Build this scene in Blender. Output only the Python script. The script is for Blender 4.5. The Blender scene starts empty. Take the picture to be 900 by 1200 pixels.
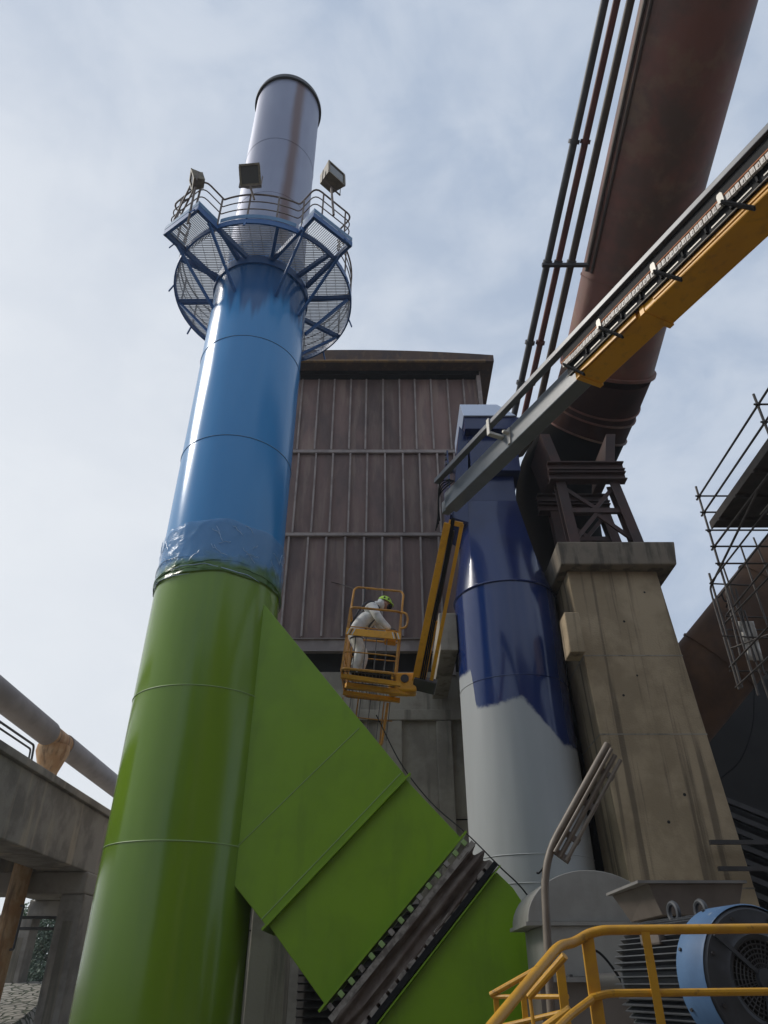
import bpy, math, random
from mathutils import Vector, Matrix, noise as mnoise
random.seed(7)
R = math.radians
S = bpy.context.scene
COL = S.collection
CAMH = 1.6
PITCH = math.atan(0.6667)
CP, SP = math.cos(PITCH), math.sin(PITCH)
FOC = 832.0

def P(u, v, Y):
    """world point seen at photo pixel (u,v) (900x1200) at forward distance Y"""
    s = 600 - v
    dx = u - 450; dy = CP*FOC - SP*s; dz = SP*FOC + CP*s
    t = Y/dy
    return Vector((dx*t, Y, dz*t + CAMH))

# ------------------------------------------------------------------ materials
MATS = {}
def nd(nt, typ, loc=(0,0), **kw):
    n = nt.nodes.new(typ); n.location = loc
    for k, v in kw.items(): setattr(n, k, v)
    return n
def L(nt, a, b): nt.links.new(a, b)
def rgba(c): return (c[0], c[1], c[2], 1.0)

def mat(name, c, rough=.6, metal=0.0, c2=None, amt=.5, scale=2.0, stretch=1.0, c3=None, amt3=.5, scale3=4.0, stretch3=.12,
        bump=0.0, bscale=30.0, spec=.5, coat=0.0, rvar=0.0, thr=(.42,.62), thr3=(.52,.68), wavy=0.0):
    """c base; c2 broad blotches; c3 streaks/stains (stretched along z); bump fine"""
    m = bpy.data.materials.new(name); m.use_nodes = True
    nt = m.node_tree; b = nt.nodes['Principled BSDF']
    tc = nd(nt, 'ShaderNodeTexCoord')
    b.inputs['Base Color'].default_value = rgba(c)
    b.inputs['Roughness'].default_value = rough
    b.inputs['Metallic'].default_value = metal
    b.inputs['Specular IOR Level'].default_value = spec
    b.inputs['Coat Weight'].default_value = coat
    b.inputs['Coat Roughness'].default_value = .08
    col = None
    def noisefac(sc, st, lo, hi, det=6):
        mp = nd(nt, 'ShaderNodeMapping'); mp.inputs['Scale'].default_value = (sc, sc, sc*st)
        L(nt, tc.outputs['Object'], mp.inputs['Vector'])
        n = nd(nt, 'ShaderNodeTexNoise'); n.inputs['Scale'].default_value = 1.0; n.inputs['Detail'].default_value = det
        n.inputs['Roughness'].default_value = .6
        L(nt, mp.outputs['Vector'], n.inputs['Vector'])
        r = nd(nt, 'ShaderNodeMapRange'); r.interpolation_type = 'SMOOTHSTEP'
        r.inputs['From Min'].default_value = lo; r.inputs['From Max'].default_value = hi
        L(nt, n.outputs['Fac'], r.inputs['Value'])
        return r.outputs['Result']
    def mix(fac, a, bcol, amount):
        mu = nd(nt, 'ShaderNodeMath', operation='MULTIPLY'); mu.inputs[1].default_value = amount
        L(nt, fac, mu.inputs[0])
        mx = nd(nt, 'ShaderNodeMix', data_type='RGBA')
        L(nt, mu.outputs[0], mx.inputs['Factor'])
        if a is None: mx.inputs['A'].default_value = rgba(c)
        else: L(nt, a, mx.inputs['A'])
        mx.inputs['B'].default_value = rgba(bcol)
        return mx.outputs['Result']
    if c2:
        f = noisefac(scale, stretch, *thr); col = mix(f, col, c2, amt)
        if rvar:
            r = nd(nt, 'ShaderNodeMapRange'); r.inputs['To Min'].default_value = rough; r.inputs['To Max'].default_value = rough+rvar
            L(nt, f, r.inputs['Value']); L(nt, r.outputs['Result'], b.inputs['Roughness'])
    if c3:
        f = noisefac(scale3, stretch3, *thr3); col = mix(f, col, c3, amt3)
    if col is not None: L(nt, col, b.inputs['Base Color'])
    nrm = None
    if bump:
        mp = nd(nt, 'ShaderNodeTexNoise'); mp.inputs['Scale'].default_value = bscale; mp.inputs['Detail'].default_value = 4
        L(nt, tc.outputs['Object'], mp.inputs['Vector'])
        bp = nd(nt, 'ShaderNodeBump'); bp.inputs['Strength'].default_value = bump; bp.inputs['Distance'].default_value = .02
        L(nt, mp.outputs['Fac'], bp.inputs['Height']); L(nt, bp.outputs['Normal'], b.inputs['Normal']); nrm = bp
    if wavy:
        n2 = nd(nt, 'ShaderNodeTexNoise'); n2.inputs['Scale'].default_value = 1.0; n2.inputs['Detail'].default_value = 1
        mp2 = nd(nt, 'ShaderNodeMapping'); mp2.inputs['Scale'].default_value = (1.6, 1.6, .25)
        L(nt, tc.outputs['Object'], mp2.inputs['Vector']); L(nt, mp2.outputs['Vector'], n2.inputs['Vector'])
        b2 = nd(nt, 'ShaderNodeBump'); b2.inputs['Strength'].default_value = wavy; b2.inputs['Distance'].default_value = .1
        L(nt, n2.outputs['Fac'], b2.inputs['Height'])
        if nrm: L(nt, nrm.outputs['Normal'], b2.inputs['Normal'])
        L(nt, b2.outputs['Normal'], b.inputs['Normal'])
    MATS[name] = m
    return m

M_green   = mat('green_gloss_paint', (.165,.285,.014), .2, c2=(.14,.245,.014), amt=.6, scale=.7, stretch=.3, c3=(.09,.20,.035), amt3=.3, scale3=2.2, stretch3=.05, wavy=.2, bump=.012, bscale=90)
M_greenD  = mat('green_duct_paint', (.19,.345,.006), .42, c2=(.165,.30,.007), amt=.7, scale=.9, c3=(.12,.22,.01), amt3=.3, scale3=2.5, stretch3=.2, wavy=.06, bump=.03, bscale=60)
M_facade  = mat('dark_brown_cladding', (.225,.145,.122), .7, c2=(.145,.102,.09), amt=.9, scale=.8, stretch=.4, c3=(.29,.21,.165), amt3=.7, scale3=2.0, stretch3=.15, thr3=(.48,.62), bump=.1, bscale=12)
M_rib     = mat('grey_brown_rib_steel', (.36,.30,.265), .65, c2=(.24,.195,.175), amt=.8, scale=1.5, c3=(.25,.22,.2), amt3=.5, scale3=3, bump=.1)
M_roof    = mat('rusty_roof_sheet', (.10,.06,.04), .75, c2=(.065,.045,.04), amt=.9, scale=1.3, c3=(.2,.12,.06), amt3=.5, scale3=4, stretch3=.4, bump=.2)
M_gutter  = mat('ochre_pipe_paint', (.26,.15,.05), .6, c2=(.12,.08,.05), amt=.8, scale=3)
M_conc    = mat('weathered_concrete', (.36,.32,.25), .9, c2=(.24,.21,.165), amt=.9, scale=.7, c3=(.13,.115,.09), amt3=.7, scale3=2.2, stretch3=.07, thr3=(.48,.62), bump=.35, bscale=14)
M_pier    = mat('tan_pier_concrete', (.44,.34,.215), .9, c2=(.32,.245,.15), amt=.9, scale=.7, thr=(.4,.58), c3=(.10,.075,.05), amt3=.7, scale3=3.2, stretch3=.035, thr3=(.52,.64), bump=.6, bscale=22)
M_capc    = mat('dark_cap_concrete', (.24,.20,.15), .9, c2=(.16,.135,.10), amt=.9, scale=.9, c3=(.08,.07,.055), amt3=.7, scale3=2.5, stretch3=.1, thr3=(.48,.6), bump=.4, bscale=9)  # darker tone than the pier shaft
M_concL   = mat('pale_bridge_concrete', (.36,.325,.28), .92, c2=(.21,.19,.165), amt=.9, scale=.7, c3=(.50,.42,.32), amt3=.8, scale3=1.2, stretch3=.12, thr3=(.55,.68), bump=.4, bscale=10)
M_duct    = mat('red_brown_duct_steel', (.21,.088,.062), .62, c2=(.12,.075,.055), amt=.95, scale=.45, stretch=.6, c3=(.24,.15,.09), amt3=.55, scale3=1.1, stretch3=.5, thr3=(.5,.66), bump=.15, bscale=5, spec=.35)
M_trest   = mat('dark_trestle_paint', (.070,.034,.027), .65, c2=(.045,.028,.024), amt=.8, scale=1.5, bump=.1)
M_ductE   = mat('shaded_red_brown_elbow', (.06,.030,.024), .8, c2=(.04,.025,.02), amt=.9, scale=.6, c3=(.09,.05,.037), amt3=.5, scale3=1.5, stretch3=.5, bump=.12, spec=.05)  # duct steel darkened, the elbow's shade is put into the colour
M_ductV   = mat('shade_and_joint_black', (.009,.008,.007), .95, c2=(.007,.006,.006), amt=.8, scale=.6, spec=.05)  # near-black: lower duct's shade put into the colour; also wall joints
M_rust    = mat('rusty_steel', (.46,.26,.12), .85, c2=(.60,.42,.25), amt=.9, scale=2.2, stretch=.5, c3=(.12,.065,.035), amt3=.7, scale3=4, bump=.3, bscale=30)
M_orust   = mat('orange_rust_pipe', (.16,.085,.045), .8, c2=(.085,.05,.032), amt=.9, scale=.5, c3=(.08,.045,.03), amt3=.6, scale3=1.4, stretch3=.4, bump=.25, bscale=8)
M_redpipe = mat('oxide_red_pipe', (.17,.05,.04), .6, c2=(.11,.045,.04), amt=.7, scale=1)
M_gpipe   = mat('dark_grey_pipe', (.085,.085,.085), .55, c2=(.055,.055,.055), amt=.7, scale=1)
M_bpipe   = mat('brown_pipe', (.10,.075,.055), .6, c2=(.065,.05,.04), amt=.8, scale=1)
M_plum    = mat('bridge_pipe_grey', (.27,.245,.235), .6, c2=(.20,.18,.17), amt=.8, scale=.8, bump=.1)
M_skyglint   = mat('sky_glint_hood_top', (.40,.47,.60), .3)  # navy hood top, its bright sky reflection put into a pale colour
M_lb      = mat('light_blue_steel', (.085,.22,.38), .35, c2=(.05,.14,.27), amt=.6, scale=1.5)
M_db      = mat('deep_blue_steel', (.02,.11,.31), .45, c2=(.035,.13,.32), amt=.6, scale=3)
M_grate   = mat('galvanised_grating', (.46,.47,.47), .55, c2=(.32,.31,.30), amt=.7, scale=2)
M_rail    = mat('grey_rail_steel', (.21,.17,.14), .6, c2=(.12,.09,.075), amt=.8, scale=4)
M_flue    = mat('brushed_flue_steel', (.27,.29,.37), .5, metal=.45, c2=(.22,.235,.31), amt=.7, scale=.6, stretch=.3, wavy=.1)
M_black   = mat('black_steel', (.018,.018,.019), .5)
M_rubber  = mat('black_rubber', (.012,.012,.012), .7, spec=.2)
M_yellow  = mat('boom_yellow_paint', (.80,.38,.014), .45, c2=(.66,.30,.02), amt=.6, scale=1.2, c3=(.25,.11,.02), amt3=.25, scale3=6, stretch3=1)
M_ybask   = mat('basket_yellow_paint', (.55,.25,.025), .45, c2=(.36,.17,.03), amt=.7, scale=5, c3=(.14,.08,.03), amt3=.5, scale3=9, stretch3=1)
M_yrail   = mat('yellow_railing_paint', (.60,.31,.02), .42, c2=(.48,.24,.03), amt=.7, scale=5, c3=(.16,.09,.03), amt3=.55, scale3=14, stretch3=1, thr3=(.6,.7), bump=.08, bscale=60)
M_bgrey   = mat('boom_grey_paint', (.17,.185,.19), .36, c2=(.13,.145,.15), amt=.7, scale=1.5, coat=.15)
M_tray    = mat('tray_grey_steel', (.14,.145,.15), .42, metal=.3, c2=(.10,.10,.105), amt=.6, scale=2)
M_hose    = mat('white_hose_sleeve', (.68,.64,.58), .55, c2=(.45,.38,.32), amt=.6, scale=9)
M_orange  = mat('orange_hose', (.62,.22,.08), .5)
M_plate   = mat('zinc_plate', (.55,.52,.46), .5, metal=.2)
M_grey    = mat('light_grey_fan_paint', (.30,.29,.26), .55, c2=(.23,.22,.195), amt=.7, scale=1.2, c3=(.2,.18,.15), amt3=.4, scale3=3, stretch3=.15, bump=.05)
M_box     = mat('brown_grey_box', (.15,.125,.105), .6, c2=(.11,.09,.075), amt=.7, scale=2)
M_boxL    = mat('grey_box_side', (.24,.23,.215), .6, c2=(.18,.17,.16), amt=.7, scale=2)
M_motorB  = mat('motor_blue_paint', (.075,.15,.27), .5, c2=(.06,.12,.22), amt=.6, scale=3, c3=(.32,.36,.40), amt3=.6, scale3=5, stretch3=.7, thr3=(.6,.68), bump=.05)
M_motorG  = mat('motor_grey_paint', (.06,.065,.072), .55, c2=(.042,.044,.047), amt=.7, scale=4)
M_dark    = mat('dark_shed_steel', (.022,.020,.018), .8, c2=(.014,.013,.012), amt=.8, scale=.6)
M_slat    = mat('dark_slat_steel', (.055,.052,.05), .5, c2=(.035,.032,.03), amt=.7, scale=2)
M_scaf    = mat('scaffold_tube_steel', (.085,.075,.065), .5, metal=.4, c2=(.05,.04,.035), amt=.7, scale=5)
M_plank   = mat('dark_plank', (.06,.05,.042), .75, c2=(.04,.034,.03), amt=.8, scale=3, bump=.2)
M_canvas  = mat('bellows_cloth', (.10,.072,.055), .85, c2=(.17,.14,.11), amt=.6, scale=2.5, bump=.5, bscale=14)
M_gseam   = mat('green_weld_bead', (.26,.38,.13), .5)  # paler than the shell: the bead's highlight is in the colour
M_bseam   = mat('blue_weld_bead', (.10,.24,.42), .45)  # bead highlight coloured in, as on the green seams
M_clampst = mat('pale_clamp_steel', (.30,.27,.23), .7, c2=(.12,.10,.08), amt=.9, scale=6)
M_cloth   = mat('white_coverall', (.78,.78,.75), .85, c2=(.58,.57,.54), amt=.8, scale=7, bump=.9, bscale=9)
M_helmet  = mat('lime_helmet', (.42,.68,.06), .35)
M_skin    = mat('skin', (.42,.24,.17), .6)
M_glove   = mat('grey_glove', (.10,.10,.10), .8)
M_harness = mat('dark_harness', (.03,.035,.05), .7)
M_lamp    = mat('lamp_housing', (.20,.165,.10), .55, c2=(.11,.09,.06), amt=.8, scale=8)
M_glass   = mat('lamp_glass', (.07,.07,.065), .15)
M_post    = mat('taupe_post_paint', (.20,.165,.125), .5, c2=(.15,.12,.09), amt=.7, scale=6)
M_ground  = mat('dusty_yard', (.115,.10,.085), .95, c2=(.08,.07,.06), amt=.9, scale=.25, c3=(.16,.145,.125), amt3=.5, scale3=.9, stretch3=1, bump=.4, bscale=6)
M_bark    = mat('bark', (.09,.07,.05), .95)
M_leafA   = mat('leaf_green', (.055,.10,.045), .7, c2=(.08,.125,.06), amt=.8, scale=1.5)
M_leafB   = mat('leaf_grey_green', (.075,.105,.07), .7, c2=(.05,.085,.045), amt=.8, scale=1.5)
M_chev    = mat('pale_chevron', (.6,.6,.58), .5)

def blue_paint():
    m = mat('blue_gloss_paint', (.045,.26,.56), .2, c2=(.06,.29,.60), amt=.7, scale=.6, stretch=.25, wavy=.2, bump=.012, bscale=90)
    nt = m.node_tree; b = nt.nodes['Principled BSDF']
    src = b.inputs['Base Color'].links[0].from_socket
    tc = nd(nt, 'ShaderNodeTexCoord'); sp = nd(nt, 'ShaderNodeSeparateXYZ'); L(nt, tc.outputs['Object'], sp.inputs[0])
    mp = nd(nt, 'ShaderNodeMapping'); mp.inputs['Scale'].default_value = (2.2,2.2,.10)
    L(nt, tc.outputs['Object'], mp.inputs['Vector'])
    n = nd(nt, 'ShaderNodeTexNoise'); n.inputs['Detail'].default_value = 2; n.inputs['Scale'].default_value = 1
    L(nt, mp.outputs[0], n.inputs['Vector'])
    a = nd(nt, 'ShaderNodeMath', operation='MULTIPLY_ADD'); a.inputs[1].default_value = 4.5; L(nt, n.outputs['Fac'], a.inputs[0]); L(nt, sp.outputs['Z'], a.inputs[2])
    r = nd(nt, 'ShaderNodeMapRange'); r.inputs['From Min'].default_value = 19.9; r.inputs['From Max'].default_value = 20.7; r.interpolation_type='SMOOTHSTEP'
    L(nt, a.outputs[0], r.inputs['Value'])
    mx = nd(nt, 'ShaderNodeMix', data_type='RGBA'); L(nt, r.outputs[0], mx.inputs['Factor']); L(nt, src, mx.inputs['A']); mx.inputs['B'].default_value = (.02,.11,.28,1)
    L(nt, mx.outputs['Result'], b.inputs['Base Color'])
    return m
M_blue = blue_paint()

def flue_paint():
    m = M_flue; nt = m.node_tree; b = nt.nodes['Principled BSDF']
    src = b.inputs['Base Color'].links[0].from_socket
    tc = nd(nt, 'ShaderNodeTexCoord')
    # vertical brown stain on the side towards the yard: a band in object x (front half only)
    sp = nd(nt, 'ShaderNodeSeparateXYZ'); L(nt, tc.outputs['Object'], sp.inputs[0])
    n = nd(nt, 'ShaderNodeTexNoise'); n.inputs['Scale'].default_value = .8; n.inputs['Detail'].default_value = 4
    mp = nd(nt, 'ShaderNodeMapping'); mp.inputs['Scale'].default_value = (2,2,.35); L(nt, tc.outputs['Object'], mp.inputs[0]); L(nt, mp.outputs[0], n.inputs['Vector'])
    a = nd(nt, 'ShaderNodeMath', operation='MULTIPLY_ADD'); a.inputs[1].default_value = .25; L(nt, n.outputs['Fac'], a.inputs[0]); L(nt, sp.outputs['X'], a.inputs[2])
    d = nd(nt, 'ShaderNodeMath', operation='SUBTRACT'); L(nt, a.outputs[0], d.inputs[0]); d.inputs[1].default_value = .78
    ab = nd(nt, 'ShaderNodeMath', operation='ABSOLUTE'); L(nt, d.outputs[0], ab.inputs[0])
    r = nd(nt, 'ShaderNodeMapRange'); r.interpolation_type='SMOOTHSTEP'; r.inputs['From Min'].default_value = .04; r.inputs['From Max'].default_value = .27
    r.inputs['To Min'].default_value = .85; r.inputs['To Max'].default_value = 0
    L(nt, ab.outputs[0], r.inputs['Value'])
    mx = nd(nt, 'ShaderNodeMix', data_type='RGBA'); L(nt, r.outputs[0], mx.inputs['Factor']); L(nt, src, mx.inputs['A']); mx.inputs['B'].default_value = (.13,.07,.055,1)
    L(nt, mx.outputs['Result'], b.inputs['Base Color'])
flue_paint()

def silo_paint():
    m = mat('navy_over_primer', (.018,.032,.15), .17, coat=.4, wavy=.25, bump=.01, bscale=80)
    nt = m.node_tree; b = nt.nodes['Principled BSDF']
    tc = nd(nt, 'ShaderNodeTexCoord'); sp = nd(nt, 'ShaderNodeSeparateXYZ'); L(nt, tc.outputs['Object'], sp.inputs[0])
    n = nd(nt, 'ShaderNodeTexNoise'); n.inputs['Scale'].default_value = 1.3; n.inputs['Detail'].default_value = 8; n.inputs['Roughness'].default_value = .62
    L(nt, tc.outputs['Object'], n.inputs['Vector'])
    def step(inp, lo, hi, a, c):
        r = nd(nt, 'ShaderNodeMapRange'); r.interpolation_type='SMOOTHSTEP'
        for k, v in (('From Min',lo),('From Max',hi),('To Min',a),('To Max',c)): r.inputs[k].default_value = v
        L(nt, inp, r.inputs['Value']); return r.outputs[0]
    s1 = step(sp.outputs['X'], -1.30, -1.20, 8.9, 7.75)
    s2 = step(sp.outputs['X'], -.15, 1.05, .05, -1.05)
    ad = nd(nt, 'ShaderNodeMath', operation='ADD'); L(nt, s1, ad.inputs[0]); L(nt, s2, ad.inputs[1])
    nm = nd(nt, 'ShaderNodeMath', operation='MULTIPLY_ADD'); nm.inputs[1].default_value = .55; L(nt, n.outputs['Fac'], nm.inputs[0]); L(nt, sp.outputs['Z'], nm.inputs[2])
    su = nd(nt, 'ShaderNodeMath', operation='SUBTRACT'); L(nt, nm.outputs[0], su.inputs[0]); L(nt, ad.outputs[0], su.inputs[1])
    f = step(su.outputs[0], .20, .36, 0, 1)      # 0 = primer, 1 = navy
    n2 = nd(nt, 'ShaderNodeTexNoise'); n2.inputs['Scale'].default_value = 1.0; n2.inputs['Detail'].default_value = 5
    mp = nd(nt, 'ShaderNodeMapping'); mp.inputs['Scale'].default_value = (3,3,.3); L(nt, tc.outputs['Object'], mp.inputs[0]); L(nt, mp.outputs[0], n2.inputs['Vector'])
    pr = nd(nt, 'ShaderNodeMix', data_type='RGBA'); L(nt, n2.outputs['Fac'], pr.inputs['Factor']); pr.inputs['A'].default_value=(.46,.48,.48,1); pr.inputs['B'].default_value=(.36,.38,.38,1)
    mx = nd(nt, 'ShaderNodeMix', data_type='RGBA'); L(nt, f, mx.inputs['Factor']); L(nt, pr.outputs['Result'], mx.inputs['A']); mx.inputs['B'].default_value = (.008,.027,.125,1)
    L(nt, mx.outputs['Result'], b.inputs['Base Color'])
    L(nt, step(f, 0, 1, .6, .17), b.inputs['Roughness']); L(nt, step(f, 0, 1, 0, .4), b.inputs['Coat Weight'])
    return m
M_silo = silo_paint()
M_navy = mat('navy_gloss_paint', (.008,.023,.105), .2, c2=(.007,.019,.085), amt=.7, scale=1, coat=.3, wavy=.2)

def facade_patches():
    nt = M_facade.node_tree; b = nt.nodes['Principled BSDF']; src = b.inputs['Base Color'].links[0].from_socket
    tc = nd(nt, 'ShaderNodeTexCoord'); n = nd(nt, 'ShaderNodeTexNoise'); n.inputs['Scale'].default_value = 1.5; n.inputs['Detail'].default_value = 7; n.inputs['Roughness'].default_value=.7
    L(nt, tc.outputs['Object'], n.inputs['Vector'])
    r = nd(nt, 'ShaderNodeMapRange'); r.interpolation_type='SMOOTHSTEP'; r.inputs['From Min'].default_value=.69; r.inputs['From Max'].default_value=.72; r.inputs['To Max'].default_value=.6
    L(nt, n.outputs['Fac'], r.inputs['Value'])
    mx = nd(nt, 'ShaderNodeMix', data_type='RGBA'); L(nt, r.outputs[0], mx.inputs['Factor']); L(nt, src, mx.inputs['A']); mx.inputs['B'].default_value=(.26,.235,.22,1)
    L(nt, mx.outputs['Result'], b.inputs['Base Color'])
facade_patches()
def facade_sheets():
    nt = M_facade.node_tree; b = nt.nodes['Principled BSDF']; src = b.inputs['Base Color'].links[0].from_socket
    tc = nd(nt, 'ShaderNodeTexCoord'); sp = nd(nt, 'ShaderNodeSeparateXYZ'); L(nt, tc.outputs['Object'], sp.inputs[0])
    cb = nd(nt, 'ShaderNodeCombineXYZ')
    for k, (ax_, st_, off) in enumerate((('X', .74, .5), ('Z', 4.37, -12.0+4.37*4))):
        a = nd(nt, 'ShaderNodeMath', operation='ADD'); a.inputs[1].default_value = off; L(nt, sp.outputs[ax_], a.inputs[0])
        d = nd(nt, 'ShaderNodeMath', operation='DIVIDE'); d.inputs[1].default_value = st_; L(nt, a.outputs[0], d.inputs[0])
        f = nd(nt, 'ShaderNodeMath', operation='FLOOR'); L(nt, d.outputs[0], f.inputs[0]); L(nt, f.outputs[0], cb.inputs[k])
    w = nd(nt, 'ShaderNodeTexWhiteNoise'); w.noise_dimensions = '2D'; L(nt, cb.outputs[0], w.inputs['Vector'])
    r = nd(nt, 'ShaderNodeMapRange'); r.inputs['To Min'].default_value = .72; r.inputs['To Max'].default_value = 1.2; L(nt, w.outputs['Value'], r.inputs['Value'])
    v = nd(nt, 'ShaderNodeVectorMath', operation='SCALE'); L(nt, src, v.inputs[0]); L(nt, r.outputs[0], v.inputs['Scale'])
    L(nt, v.outputs[0], b.inputs['Base Color'])
facade_sheets()

def wrap_plastic():
    m = bpy.data.materials.new('clear_plastic_wrap'); m.use_nodes = True; nt = m.node_tree; b = nt.nodes['Principled BSDF']
    tc = nd(nt, 'ShaderNodeTexCoord')
    b.inputs['Base Color'].default_value = (.30,.45,.62,1); b.inputs['Roughness'].default_value = .22
    sp = nd(nt, 'ShaderNodeSeparateXYZ'); L(nt, tc.outputs['Object'], sp.inputs[0])
    n = nd(nt, 'ShaderNodeTexNoise'); n.inputs['Scale'].default_value = 2.5; n.inputs['Detail'].default_value = 5; L(nt, tc.outputs['Object'], n.inputs['Vector'])
    a = nd(nt, 'ShaderNodeMath', operation='MULTIPLY_ADD'); a.inputs[1].default_value = .9; L(nt, n.outputs['Fac'], a.inputs[0]); L(nt, sp.outputs['Z'], a.inputs[2])
    r = nd(nt, 'ShaderNodeMapRange'); r.interpolation_type='SMOOTHSTEP'; r.inputs['From Min'].default_value = 9.72; r.inputs['From Max'].default_value = 10.15
    L(nt, a.outputs[0], r.inputs['Value'])
    mx = nd(nt, 'ShaderNodeMix', data_type='RGBA'); L(nt, r.outputs[0], mx.inputs['Factor']); mx.inputs['A'].default_value=(.075,.17,.03,1); mx.inputs['B'].default_value=(.20,.40,.64,1)
    L(nt, mx.outputs['Result'], b.inputs['Base Color'])
    al = nd(nt, 'ShaderNodeMapRange'); al.inputs['To Min'].default_value=.9; al.inputs['To Max'].default_value=.42; L(nt, r.outputs[0], al.inputs['Value']); L(nt, al.outputs[0], b.inputs['Alpha'])
    v = nd(nt, 'ShaderNodeTexNoise'); v.inputs['Scale'].default_value=1.0; v.inputs['Detail'].default_value=5; v.inputs['Distortion'].default_value=1.5
    mp = nd(nt, 'ShaderNodeMapping'); mp.inputs['Scale'].default_value=(2.5,2.5,5); L(nt, tc.outputs['Object'], mp.inputs[0]); L(nt, mp.outputs[0], v.inputs['Vector'])
    bp = nd(nt, 'ShaderNodeBump'); bp.inputs['Strength'].default_value=.35; bp.inputs['Distance'].default_value=.05; L(nt, v.outputs['Fac'], bp.inputs['Height']); L(nt, bp.outputs[0], b.inputs['Normal'])
    return m
M_wrap = wrap_plastic()

def stone_bank():
    m = bpy.data.materials.new('stone_pitching'); m.use_nodes = True; nt = m.node_tree; b = nt.nodes['Principled BSDF']
    tc = nd(nt, 'ShaderNodeTexCoord'); mp = nd(nt, 'ShaderNodeMapping'); mp.inputs['Scale'].default_value=(.9,.55,.9)
    L(nt, tc.outputs['Object'], mp.inputs[0])
    v = nd(nt, 'ShaderNodeTexVoronoi', feature='DISTANCE_TO_EDGE'); v.inputs['Scale'].default_value=2.8; L(nt, mp.outputs[0], v.inputs['Vector'])
    r = nd(nt, 'ShaderNodeMapRange'); r.inputs['From Min'].default_value=.03; r.inputs['From Max'].default_value=.10; L(nt, v.outputs['Distance'], r.inputs['Value'])
    mx = nd(nt, 'ShaderNodeMix', data_type='RGBA'); L(nt, r.outputs[0], mx.inputs['Factor']); mx.inputs['A'].default_value=(.07,.085,.05,1); mx.inputs['B'].default_value=(.33,.31,.27,1)
    L(nt, mx.outputs['Result'], b.inputs['Base Color']); b.inputs['Roughness'].default_value=.95
    bp = nd(nt, 'ShaderNodeBump'); bp.inputs['Distance'].default_value=.1; L(nt, r.outputs[0], bp.inputs['Height']); L(nt, bp.outputs[0], b.inputs['Normal'])
    return m
M_bank = stone_bank()

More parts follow.
